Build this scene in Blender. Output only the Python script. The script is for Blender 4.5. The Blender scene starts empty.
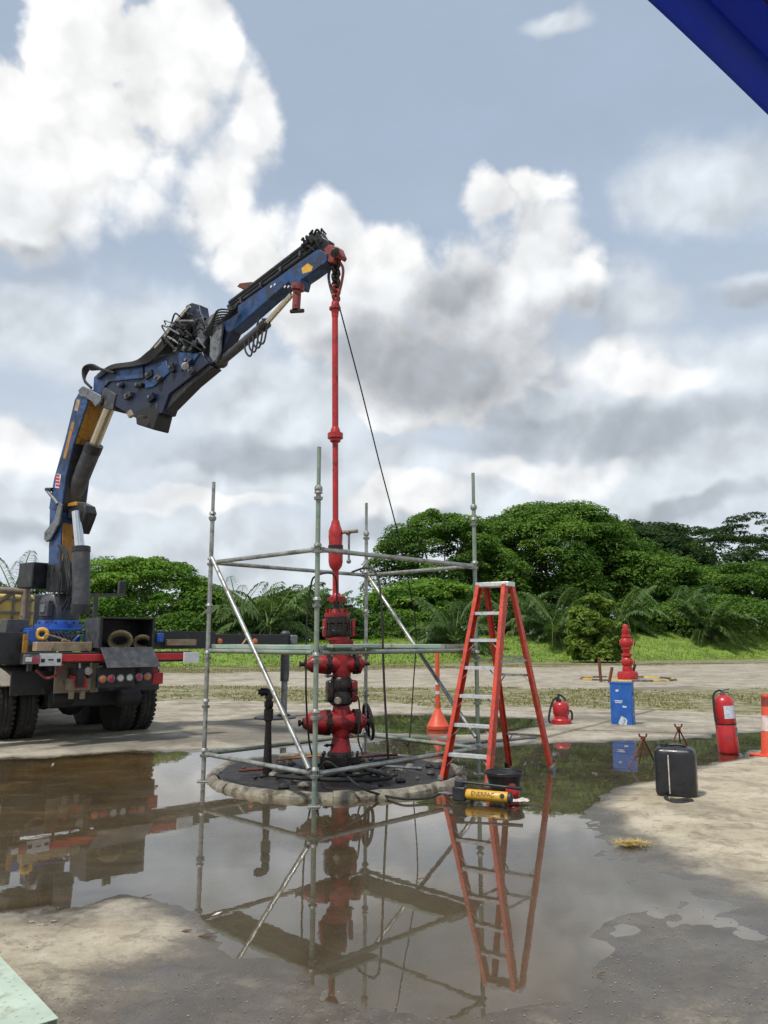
import bpy, math, random
import numpy as np
from mathutils import Vector, Matrix, noise as mnoise

# ------------------------------------------------------------------ camera, sky, sun, exposure
scene = bpy.context.scene
COL = scene.collection
FPX, CX, CY, CAMZ = 780.0, 384.0, 512.0, 1.52
PITCH = math.atan(128.0 / FPX)
cam_data = bpy.data.cameras.new('camera')
cam = bpy.data.objects.new('camera', cam_data)
COL.objects.link(cam)
cam.location = (0, 0, CAMZ)
cam.rotation_euler = (math.pi / 2 + PITCH, 0, 0)
cam_data.sensor_fit = 'VERTICAL'
cam_data.sensor_height = 24.0
cam_data.lens = FPX / 1024.0 * 24.0
cam_data.clip_end = 6000
cam_data.clip_start = 0.05
scene.camera = cam
scene.view_settings.view_transform = 'Standard'
scene.view_settings.look = 'None'
scene.view_settings.gamma = 1.0
scene.view_settings.use_curve_mapping = False
scene.view_settings.exposure = 0.0
scene.cycles.use_adaptive_sampling = True
scene.cycles.adaptive_threshold = 0.02
scene.cycles.use_denoising = True
scene.cycles.max_bounces = 8
scene.cycles.transparent_max_bounces = 16
scene.cycles.caustics_reflective = False
scene.cycles.caustics_refractive = False

SUN_EL, SUN_AZ = math.radians(62), math.radians(222)   # azimuth clockwise from +Y: behind the camera, to its left
sd = Vector((math.sin(SUN_AZ) * math.cos(SUN_EL), math.cos(SUN_AZ) * math.cos(SUN_EL), math.sin(SUN_EL)))
sun_data = bpy.data.lights.new('sun', 'SUN')
sun_data.energy = 3.2
sun_data.angle = math.radians(4.0)
sun_data.color = (1.0, 0.95, 0.87)
sun = bpy.data.objects.new('sun', sun_data)
COL.objects.link(sun)
sun.rotation_euler = sd.to_track_quat('Z', 'Y').to_euler()
sun.location = (0, 0, 60)

def ray(px, py):
    u, v = (px - CX) / FPX, -(py - CY) / FPX
    c, s = math.cos(PITCH), math.sin(PITCH)
    return Vector((u, c - s * v, s + c * v))
def at(px, py, Y):
    d = ray(px, py); return Vector((0, 0, CAMZ)) + d * (Y / d.y)
def G(px, py, z=0.0):
    d = ray(px, py); return Vector((0, 0, CAMZ)) + d * ((z - CAMZ) / d.z)
def azel(px, py):
    d = ray(px, py).normalized(); return math.atan2(d.x, d.y), math.asin(d.z)

class NT:
    """small helper round a node tree"""
    def __init__(s, tree):
        s.t = tree; s.n = tree.nodes; s.l = tree.links
    def node(s, typ, **kw):
        n = s.n.new(typ)
        for k, v in kw.items(): setattr(n, k, v)
        return n
    def put(s, sock, v):
        if isinstance(v, bpy.types.NodeSocket): s.l.new(v, sock)
        elif v is not None: sock.default_value = v
    def math(s, op, a, b=None, c=None, clamp=False):
        n = s.node('ShaderNodeMath', operation=op, use_clamp=clamp)
        for i, v in enumerate((a, b, c)):
            if v is not None: s.put(n.inputs[i], v)
        return n.outputs[0]
    def vmath(s, op, a, b=None, out=0):
        n = s.node('ShaderNodeVectorMath', operation=op)
        s.put(n.inputs[0], a)
        if b is not None: s.put(n.inputs[1], b)
        return n.outputs[out]
    def scale(s, a, k):
        n = s.node('ShaderNodeVectorMath', operation='SCALE'); s.put(n.inputs[0], a); s.put(n.inputs['Scale'], k); return n.outputs[0]
    def noise(s, vec, scale, detail=4, rough=0.55, dist=0.0, color=False):
        n = s.node('ShaderNodeTexNoise'); s.put(n.inputs['Vector'], vec)
        s.put(n.inputs['Scale'], scale); s.put(n.inputs['Detail'], detail); s.put(n.inputs['Roughness'], rough); s.put(n.inputs['Distortion'], dist)
        return n.outputs['Color'] if color else n.outputs['Fac']
    def ramp(s, x, a, b, lo=0.0, hi=1.0, smooth=True):
        n = s.node('ShaderNodeMapRange', interpolation_type='SMOOTHSTEP' if smooth else 'LINEAR')
        s.put(n.inputs[0], x)
        for i, v in enumerate((a, b, lo, hi)): s.put(n.inputs[i + 1], v)
        return n.outputs[0]
    def mix(s, f, a, b, blend='MIX'):
        n = s.node('ShaderNodeMix', data_type='RGBA', blend_type=blend)
        s.put(n.inputs[0], f)
        for i, v in ((6, a), (7, b)):
            if isinstance(v, (tuple, list)) and len(v) == 3: v = (*v, 1.0)
            s.put(n.inputs[i], v)
        return n.outputs[2]

# ---- sky: Nishita air behind procedural cumulus, all laid out by direction
world = bpy.data.worlds.new('World'); scene.world = world; world.use_nodes = True
W = NT(world.node_tree); W.n.clear()
out = W.node('ShaderNodeOutputWorld')
nis = W.node('ShaderNodeTexSky', sky_type='NISHITA')
nis.sun_disc = False; nis.sun_elevation = SUN_EL; nis.sun_rotation = SUN_AZ
nis.air_density = 1.0; nis.dust_density = 2.0; nis.ozone_density = 1.0
bg_air = W.node('ShaderNodeBackground'); W.l.new(nis.outputs[0], bg_air.inputs[0]); bg_air.inputs[1].default_value = 0.085
tc = W.node('ShaderNodeTexCoord')
D = W.vmath('NORMALIZE', tc.outputs['Generated'])
sp = W.node('ShaderNodeSeparateXYZ'); W.l.new(D, sp.inputs[0])
az = W.math('ARCTAN2', sp.outputs[0], sp.outputs[1]); el = W.math('ARCSINE', sp.outputs[2])
cb = W.node('ShaderNodeCombineXYZ'); W.l.new(az, cb.inputs[0]); W.l.new(el, cb.inputs[1])
def warp(amount, scl, detail):
    c = W.noise(D, scl, detail, 0.6, color=True)
    return W.scale(W.vmath('SUBTRACT', c, (0.5, 0.5, 0.5)), amount)
P = W.vmath('ADD', W.vmath('ADD', cb.outputs[0], warp(0.11, 3.0, 2)), warp(0.085, 9.0, 5))
Psoft = W.vmath('ADD', cb.outputs[0], warp(0.20, 3.2, 4))
def blobs(vec, items):
    """max over elliptical lobes (pixel x, y, half width, half height) of 1 - r"""
    acc = None
    for px, py, rx, ry in items:
        a, e = azel(px, py)
        ra, re_ = rx / FPX, ry / FPX
        v = W.vmath('MULTIPLY', W.vmath('SUBTRACT', vec, (a, e, 0)), (1 / ra, 1 / re_, 0))
        f = W.math('SUBTRACT', 1.0, W.vmath('LENGTH', v, out=1))
        acc = f if acc is None else W.math('SMOOTH_MAX', acc, f, 0.25)
    return acc
white = [(50, 130, 170, 95), (170, 100, 95, 90), (70, 45, 62, 62), (215, 60, 45, 50), (255, 140, 42, 55), (225, 185, 75, 70), (265, 240, 70, 58), (335, 235, 58, 55), (390, 272, 66, 48),
         (492, 212, 44, 48), (540, 196, 44, 36), (545, 260, 58, 72), (480, 310, 110, 80), (330, 320, 90, 70), (420, 385, 150, 62), (10, 190, 130, 60), (575, 300, 36, 50)]
lowb = [(620, 330, 70, 50), (725, 380, 110, 45), (745, 290, 60, 24), (90, 330, 190, 60), (700, 190, 110, 50), (100, 525, 260, 60), (330, 475, 300, 40), (650, 440, 180, 55), (500, 500, 260, 55), (350, 545, 500, 40),
        (40, 470, 80, 36), (720, 480, 120, 50), (250, 425, 110, 36), (560, 15, 36, 12), (300, 400, 200, 60), (600, 400, 160, 60)]
grey = [(440, 385, 150, 62), (350, 365, 70, 45), (570, 350, 55, 45), (650, 440, 140, 28), (740, 298, 60, 22), (240, 458, 100, 20), (110, 548, 160, 14), (480, 440, 130, 22), (20, 250, 90, 16), (470, 310, 50, 36), (700, 505, 90, 12), (400, 525, 110, 18)]
brite = [(515, 185, 80, 40), (120, 90, 190, 110), (262, 220, 85, 68), (385, 250, 60, 34), (540, 472, 90, 16), (395, 497, 90, 20), (605, 385, 60, 22), (20, 472, 60, 26), (190, 492, 130, 10), (665, 392, 60, 16), (590, 260, 30, 50)]
nz = W.noise(D, 7.0, 7, 0.58)
def voro(vec, scl):
    n = W.node('ShaderNodeTexVoronoi', feature='F1'); W.put(n.inputs['Vector'], vec)
    n.inputs['Scale'].default_value = scl; n.inputs['Detail'].default_value = 2.5; n.inputs['Roughness'].default_value = 0.5
    return n.outputs['Distance']
Dw = W.vmath('ADD', D, W.scale(W.vmath('SUBTRACT', W.noise(D, 12.0, 4, 0.6, color=True), (0.5, 0.5, 0.5)), 0.05))
v1 = voro(Dw, 11.0)
v1b = voro(W.vmath('ADD', Dw, (-0.016, -0.004, 0.024)), 11.0)
# far from the laid-out lobes the same kind of cloud goes on by noise alone
gen = W.math('SUBTRACT', W.noise(D, 2.1, 5, 0.5), 0.50)
away = W.ramp(W.math('ABSOLUTE', W.math('SUBTRACT', az, 0.0)), 0.55, 0.8)
high = W.ramp(el, 0.78, 0.98)
gen = W.math('MULTIPLY', W.math('MULTIPLY', gen, 2.6), W.math('MAXIMUM', away, high))
billow = W.math('MULTIPLY', W.math('SUBTRACT', 0.62, v1), 0.5)
fw = W.math('MAXIMUM', W.math('ADD', W.math('ADD', blobs(P, white), billow), W.math('MULTIPLY', W.math('SUBTRACT', nz, 0.5), 0.55)), gen)
m_white = W.ramp(fw, 0.0, W.ramp(W.noise(D, 2.6, 2, 0.5), 0.38, 0.62, 0.18, 0.46))
halo = W.math('MULTIPLY', W.ramp(fw, -0.70, 0.10), 0.42)
m_white = W.math('MULTIPLY', m_white, W.ramp(el, 0.02, 0.2, 0.6, 1.0))
fl = W.math('ADD', blobs(Psoft, lowb), W.math('MULTIPLY', W.math('SUBTRACT', nz, 0.5), 1.6))
m_low = W.math('MULTIPLY', W.ramp(fl, -0.12, 0.58), 0.9)
fg = W.math('ADD', blobs(Psoft, grey), W.math('MULTIPLY', W.math('SUBTRACT', nz, 0.5), 1.3))
m_grey = W.ramp(fg, -0.15, 0.6)
fb = W.math('ADD', blobs(Psoft, brite), W.math('MULTIPLY', W.math('SUBTRACT', nz, 0.5), 1.2))
m_brite = W.ramp(fb, -0.1, 0.45)
# billow relief: the same lobes sampled a little toward the sun, and thin bright rims
relief = W.math('MULTIPLY', W.math('SUBTRACT', v1b, v1), 0.36)
rim_ = W.math('MULTIPLY', W.ramp(fw, 0.55, 0.12), 0.35)
c_white = W.mix(m_grey, (0.84, 0.86, 0.88), (0.42, 0.45, 0.49))
c_white = W.mix(W.math('MAXIMUM', m_brite, rim_), c_white, (0.96, 0.965, 0.965))
lum = W.math('ADD', 1.0, relief)
c_white = W.mix(1.0, c_white, lum, 'MULTIPLY')
c_low = W.mix(m_brite, W.mix(m_grey, (0.72, 0.775, 0.835), (0.46, 0.505, 0.56)), (0.95, 0.955, 0.955))
c_low = W.mix(1.0, c_low, lum, 'MULTIPLY')
veil_n = W.ramp(W.noise(W.vmath('MULTIPLY', D, (1, 1, 2.0)), 3.4, 6, 0.62), 0.30, 0.75)
low_el = W.ramp(el, 0.05, 0.60, 1.0, 0.0)
veil_n = W.math('ADD', W.math('ADD', W.math('MULTIPLY', veil_n, 0.30), 0.52), W.math('MULTIPLY', low_el, 0.30), clamp=True)
c_veil = W.mix(W.ramp(el, 0.10, 0.62), (0.66, 0.735, 0.82), (0.27, 0.395, 0.60))
bgv = W.node('ShaderNodeBackground'); W.put(bgv.inputs[0], c_veil)
bgw = W.node('ShaderNodeBackground'); W.put(bgw.inputs[0], c_white)
bgl = W.node('ShaderNodeBackground'); W.put(bgl.inputs[0], c_low)
def smix(f, a, b):
    n = W.node('ShaderNodeMixShader'); W.put(n.inputs[0], f); W.l.new(a, n.inputs[1]); W.l.new(b, n.inputs[2]); return n.outputs[0]
sh = smix(veil_n, bg_air.outputs[0], bgv.outputs[0])
bgh = W.node('ShaderNodeBackground'); bgh.inputs[0].default_value = (0.68, 0.76, 0.85, 1)
sh = smix(halo, sh, bgh.outputs[0])
sh = smix(m_low, sh, bgl.outputs[0])
sh = smix(m_white, sh, bgw.outputs[0])
W.l.new(sh, out.inputs[0])
world.cycles.sampling_method = 'MANUAL'
world.cycles.sample_map_resolution = 256
# ------------------------------------------------------------------ materials
def mat(name, col, rough=0.5, metal=0.0, var=0.18, scale=6.0, bump=0.0, bscale=60.0, dirt=None, dirt_amt=0.5, dirt_scale=4.0, coat=0.0, rvar=0.15, trans=0.0):
    m = bpy.data.materials.new(name); m.use_nodes = True
    T = NT(m.node_tree); b = T.n['Principled BSDF']
    tc = T.node('ShaderNodeTexCoord'); o = tc.outputs['Object']
    n1 = T.noise(o, scale, 6, 0.6)
    lo = tuple(c * (1 - var) for c in col); hi = tuple(min(1, c * (1 + var)) for c in col)
    c = T.mix(T.ramp(n1, 0.3, 0.7), lo, hi)
    r = T.ramp(n1, 0.25, 0.75, max(0.02, rough - rvar), min(1, rough + rvar))
    if dirt:
        n2 = T.noise(o, dirt_scale, 9, 0.68, 0.4)
        f = T.ramp(n2, 0.72 - 0.42 * dirt_amt, 0.80 - 0.30 * dirt_amt)
        f = T.math('MULTIPLY', f, 0.85)
        c = T.mix(f, c, dirt)
        r = T.math('ADD', r, T.math('MULTIPLY', f, 0.25), clamp=True)
    T.put(b.inputs['Base Color'], c); T.put(b.inputs['Roughness'], r); b.inputs['Metallic'].default_value = metal
    if coat: b.inputs['Coat Weight'].default_value = coat; b.inputs['Coat Roughness'].default_value = 0.15
    if bump:
        bn = T.node('ShaderNodeBump'); bn.inputs['Strength'].default_value = bump; bn.inputs['Distance'].default_value = 0.01
        T.put(bn.inputs['Height'], T.noise(o, bscale, 5, 0.6)); T.l.new(bn.outputs[0], b.inputs['Normal'])
    return m

RUST = (0.10, 0.045, 0.02); GRIME = (0.035, 0.03, 0.025); DUST = (0.30, 0.25, 0.18)
M = {}
M['galv'] = mat('galvanised_steel', (0.36, 0.37, 0.35), 0.42, 0.75, 0.25, 9, 0.15, 50, (0.20, 0.19, 0.13), 0.55, 7)
M['galv_green'] = mat('weathered_green_steel', (0.24, 0.31, 0.25), 0.55, 0.35, 0.25, 9, 0.15, 50, (0.30, 0.29, 0.22), 0.6, 9)
M['rim_band'] = mat('scaffold_cup_steel', (0.30, 0.31, 0.29), 0.5, 0.6, 0.3, 20, 0.2, 60, RUST, 0.35, 12)
M['plank_green'] = mat('green_painted_deck', (0.30, 0.44, 0.36), 0.55, 0.1, 0.2, 5, 0.2, 30, (0.42, 0.40, 0.33), 0.65, 6)
M['plank_near'] = mat('pale_green_steel_plank', (0.47, 0.56, 0.45), 0.55, 0.05, 0.12, 4, 0.2, 25, (0.33, 0.36, 0.27), 0.5, 9)
M['alu'] = mat('ladder_aluminium', (0.66, 0.67, 0.67), 0.42, 0.35, 0.15, 20, 0.1, 80, (0.3, 0.28, 0.24), 0.35, 12)
M['ladder_red'] = mat('ladder_red_fibreglass', (0.60, 0.060, 0.028), 0.5, 0.0, 0.18, 12, 0.15, 90, (0.24, 0.06, 0.045), 0.55, 18)
M['well_red'] = mat('wellhead_red_paint', (0.31, 0.011, 0.014), 0.38, 0.0, 0.25, 9, 0.2, 45, (0.022, 0.008, 0.008), 0.60, 6)
M['pipe_red'] = mat('pipe_red_paint', (0.44, 0.020, 0.020), 0.40, 0.0, 0.18, 12, 0.1, 60, (0.14, 0.016, 0.014), 0.5, 10)
M['oily'] = mat('oily_black_steel', (0.022, 0.018, 0.016), 0.30, 0.3, 0.4, 14, 0.3, 40, (0.08, 0.03, 0.02), 0.4, 10)
M['black'] = mat('black_painted_steel', (0.022, 0.023, 0.026), 0.45, 0.1, 0.3, 7, 0.12, 50, (0.10, 0.09, 0.075), 0.35, 6)
M['darkgrey'] = mat('dark_grey_steel', (0.065, 0.068, 0.075), 0.5, 0.2, 0.3, 9, 0.15, 50, (0.14, 0.12, 0.10), 0.4, 9)
M['steelgrey'] = mat('worn_grey_steel', (0.20, 0.21, 0.22), 0.45, 0.5, 0.25, 12, 0.15, 60, (0.07, 0.06, 0.05), 0.5, 10)
M['crane_blue'] = mat('crane_blue_paint', (0.022, 0.075, 0.22), 0.38, 0.0, 0.3, 4, 0.15, 40, (0.025, 0.028, 0.038), 0.66, 4, rvar=0.12)
M['crane_navy'] = mat('crane_greasy_navy', (0.011, 0.020, 0.052), 0.45, 0.0, 0.35, 5, 0.2, 30, (0.03, 0.028, 0.03), 0.55, 5)
M['bright_blue'] = mat('bright_blue_paint', (0.02, 0.10, 0.42), 0.4, 0.0, 0.2, 7, 0.1, 50, GRIME, 0.35, 9)
M['crane_yellow'] = mat('crane_ochre_paint', (0.42, 0.20, 0.025), 0.5, 0.0, 0.25, 8, 0.15, 40, (0.10, 0.05, 0.02), 0.5, 8)
M['chrome'] = mat('chromed_rod', (0.72, 0.72, 0.70), 0.16, 1.0, 0.05, 5, rvar=0.06)
M['brass_rod'] = mat('dusty_chromed_rod', (0.62, 0.55, 0.42), 0.25, 0.9, 0.04, 3, rvar=0.05)
M['rubber'] = mat('black_rubber', (0.018, 0.018, 0.018), 0.75, 0, 0.3, 12, 0.3, 40, (0.06, 0.05, 0.04), 0.4, 5)
M['tyre'] = mat('dusty_tyre_rubber', (0.025, 0.024, 0.023), 0.8, 0, 0.3, 9, 0.3, 30, (0.085, 0.07, 0.055), 0.5, 4)
M['rim'] = mat('grey_wheel_rim', (0.35, 0.35, 0.33), 0.5, 0.2, 0.2, 9, 0.1, 50, (0.2, 0.16, 0.11), 0.5, 6)
M['red_strip'] = mat('red_bumper_paint', (0.50, 0.025, 0.03), 0.42, 0, 0.15, 7, 0, 50, (0.2, 0.05, 0.04), 0.4, 12)
M['white_plate'] = mat('white_reflective_plate', (0.66, 0.68, 0.68), 0.35, 0, 0.1, 8, 0, 50, (0.35, 0.33, 0.28), 0.3, 14)
M['beige_steel'] = mat('beige_dusty_steel', (0.26, 0.215, 0.16), 0.65, 0.1, 0.25, 8, 0.2, 40, (0.12, 0.07, 0.045), 0.5, 8)
M['timber'] = mat('raw_timber', (0.36, 0.27, 0.17), 0.75, 0, 0.25, 7, 0.3, 30, (0.18, 0.13, 0.08), 0.4, 9)
M['fender'] = mat('pale_fender', (0.34, 0.31, 0.26), 0.6, 0, 0.2, 5, 0.15, 30, (0.2, 0.16, 0.11), 0.55, 5)
M['ibc'] = mat('yellow_tank_plastic', (0.62, 0.46, 0.13), 0.5, 0, 0.12, 3, 0.05, 20, (0.4, 0.26, 0.06), 0.35, 4)
M['rope'] = mat('coiled_rope', (0.36, 0.29, 0.17), 0.85, 0, 0.3, 30, 0.5, 120)
M['lamp_orange'] = mat('orange_lamp_lens', (0.72, 0.19, 0.05), 0.25, 0, 0.1, 20)
M['lamp_red'] = mat('red_lamp_lens', (0.52, 0.03, 0.08), 0.25, 0, 0.1, 20)
M['lamp_white'] = mat('white_lamp_lens', (0.72, 0.72, 0.72), 0.25, 0, 0.1, 20)
M['rust'] = mat('rusty_steel', (0.17, 0.055, 0.030), 0.75, 0.2, 0.3, 20, 0.3, 60, (0.07, 0.03, 0.02), 0.5, 20)
M['hook_red'] = mat('worn_red_forging', (0.27, 0.055, 0.045), 0.5, 0.2, 0.25, 14, 0.2, 50, (0.06, 0.03, 0.03), 0.5, 14)
M['box_blue'] = mat('blue_drum_paint', (0.016, 0.11, 0.42), 0.48, 0, 0.15, 6, 0.1, 30, (0.10, 0.14, 0.22), 0.42, 14)
M['label_white'] = mat('scuffed_white_label', (0.60, 0.66, 0.74), 0.55, 0, 0.15, 20, 0, 40, (0.2, 0.3, 0.5), 0.45, 30)
M['ext_red'] = mat('extinguisher_red', (0.46, 0.014, 0.018), 0.34, 0, 0.1, 7, 0, 40, (0.20, 0.03, 0.025), 0.45, 9, coat=0.4, rvar=0.08)
M['cone_orange'] = mat('orange_cone_plastic', (0.66, 0.085, 0.035), 0.55, 0, 0.12, 7, 0.05, 30, (0.35, 0.09, 0.05), 0.4, 7)
M['cone_white'] = mat('pale_reflective_sleeve', (0.72, 0.60, 0.56), 0.4, 0, 0.12, 12, 0, 40, (0.5, 0.25, 0.2), 0.5, 9)
M['jerry'] = mat('black_jerrycan_plastic', (0.020, 0.021, 0.025), 0.36, 0, 0.2, 9, 0.12, 40, (0.05, 0.048, 0.045), 0.35, 7)
M['pump_yellow'] = mat('pump_yellow_paint', (0.70, 0.40, 0.045), 0.4, 0, 0.1, 14, 0, 40, (0.3, 0.16, 0.04), 0.4, 16)
M['ink'] = mat('black_print', (0.012, 0.012, 0.012), 0.6, 0, 0.1, 10)
M['white_rag'] = mat('crumpled_white_rag', (0.55, 0.50, 0.45), 0.9, 0, 0.25, 25, 0.3, 60)
M['tarp'] = mat('blue_canopy_fabric', (0.013, 0.060, 0.50), 0.6, 0, 0.12, 4, 0.2, 300)
_T = NT(M['tarp'].node_tree); _tr = _T.node('ShaderNodeBsdfTranslucent'); _tr.inputs[0].default_value = (0.016, 0.075, 0.52, 1)
_mx = _T.node('ShaderNodeMixShader'); _mx.inputs[0].default_value = 0.42
_T.l.new(_T.n['Principled BSDF'].outputs[0], _mx.inputs[1]); _T.l.new(_tr.outputs[0], _mx.inputs[2]); _T.l.new(_mx.outputs[0], _T.n['Material Output'].inputs[0])
M['tube_brown'] = mat('dark_brown_canopy_tube', (0.03, 0.022, 0.022), 0.5, 0.3)
M['straw'] = mat('dry_straw', (0.52, 0.37, 0.08), 0.8, 0, 0.25, 40)
M['concrete'] = mat('stained_kerb_concrete', (0.26, 0.235, 0.18), 0.75, 0, 0.35, 9, 0.8, 30, (0.06, 0.045, 0.03), 0.58, 6)
M['sludge'] = mat('oily_cellar_sludge', (0.016, 0.014, 0.013), 0.55, 0, 0.5, 7, 1.0, 22, (0.06, 0.05, 0.04), 0.45, 9)
M['paint_yellow'] = mat('kerb_yellow_paint', (0.50, 0.33, 0.06), 0.7, 0, 0.2, 9, 0.2, 30, (0.2, 0.16, 0.1), 0.5, 4)
M['paint_black'] = mat('kerb_black_paint', (0.05, 0.045, 0.04), 0.7, 0, 0.2, 9, 0.2, 30, (0.2, 0.17, 0.12), 0.5, 4)
M['glass'] = mat('dark_glass', (0.02, 0.025, 0.03), 0.08)
M['bark'] = mat('grey_brown_bark', (0.11, 0.085, 0.06), 0.9, 0, 0.3, 4, 0.8, 12)
M['orange_hose'] = mat('orange_hose_rubber', (0.55, 0.2, 0.04), 0.5)
M['grit'] = mat('pale_grit', (0.27, 0.24, 0.19), 0.9, 0, 0.5, 60)
M['tank_black'] = mat('matt_black_tank', (0.016, 0.016, 0.016), 0.65, 0, 0.3, 8, 0.1, 40, (0.05, 0.04, 0.03), 0.4, 6)
M['brown_leaf'] = mat('brown_dead_leaf', (0.10, 0.055, 0.025), 0.8, 0, 0.3, 30)

def leaf_mat(name, dark, light, warm=None):
    m = bpy.data.materials.new(name); m.use_nodes = True
    T = NT(m.node_tree); b = T.n['Principled BSDF']; o = T.n['Material Output']
    a = T.node('ShaderNodeAttribute', attribute_name='tint')
    c = T.mix(a.outputs['Fac'], dark, light)
    T.put(b.inputs['Base Color'], c); b.inputs['Roughness'].default_value = 0.75; b.inputs['Specular IOR Level'].default_value = 0.18
    tr = T.node('ShaderNodeBsdfTranslucent'); T.put(tr.inputs[0], T.mix(1.0, c, (1.1, 1.25, 0.5), 'MULTIPLY'))
    mx = T.node('ShaderNodeMixShader'); mx.inputs[0].default_value = 0.30
    T.l.new(b.outputs[0], mx.inputs[1]); T.l.new(tr.outputs[0], mx.inputs[2]); T.l.new(mx.outputs[0], o.inputs[0])
    return m
M['leaf_dark'] = leaf_mat('dark_green_leaves', (0.020, 0.048, 0.014), (0.065, 0.120, 0.028))
M['leaf_mid'] = leaf_mat('green_leaves', (0.036, 0.092, 0.017), (0.15, 0.26, 0.042))
M['leaf_light'] = leaf_mat('light_green_leaves', (0.056, 0.14, 0.020), (0.19, 0.32, 0.048))
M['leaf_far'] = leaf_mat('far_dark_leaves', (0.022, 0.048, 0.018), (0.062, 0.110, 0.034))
M['leaf_yell'] = leaf_mat('yellow_green_leaves', (0.085, 0.15, 0.022), (0.22, 0.31, 0.055))
M['palm'] = leaf_mat('palm_leaflets', (0.055, 0.115, 0.034), (0.20, 0.28, 0.11))
M['grass'] = leaf_mat('grass_blades', (0.10, 0.19, 0.018), (0.24, 0.35, 0.04))
M['dry_grass'] = leaf_mat('trampled_grass', (0.17, 0.165, 0.055), (0.29, 0.27, 0.12))

# ------------------------------------------------------------------ mesh helpers
ROOTM = {}
def link(o): COL.objects.link(o); return o
def tag(o, label=None, cat=None, group=None, kind=None):
    for k, v in (('label', label), ('category', cat), ('group', group), ('kind', kind)):
        if v: o[k] = v
    return o
def thing(name, loc, label, cat, group=None, rotz=0.0):
    o = bpy.data.objects.new(name, None); link(o)
    o.location = loc; o.rotation_euler = (0, 0, rotz); o.empty_display_size = 0.2
    ROOTM[o] = Matrix.Translation(Vector(loc)) @ Matrix.Rotation(rotz, 4, 'Z')
    return tag(o, label, cat, group)
def frame_of(ax):
    ax = Vector(ax).normalized()
    t = Vector((0, 0, 1)) if abs(ax.z) < 0.9 else Vector((1, 0, 0))
    x = t.cross(ax).normalized(); return x, ax.cross(x), ax

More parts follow.
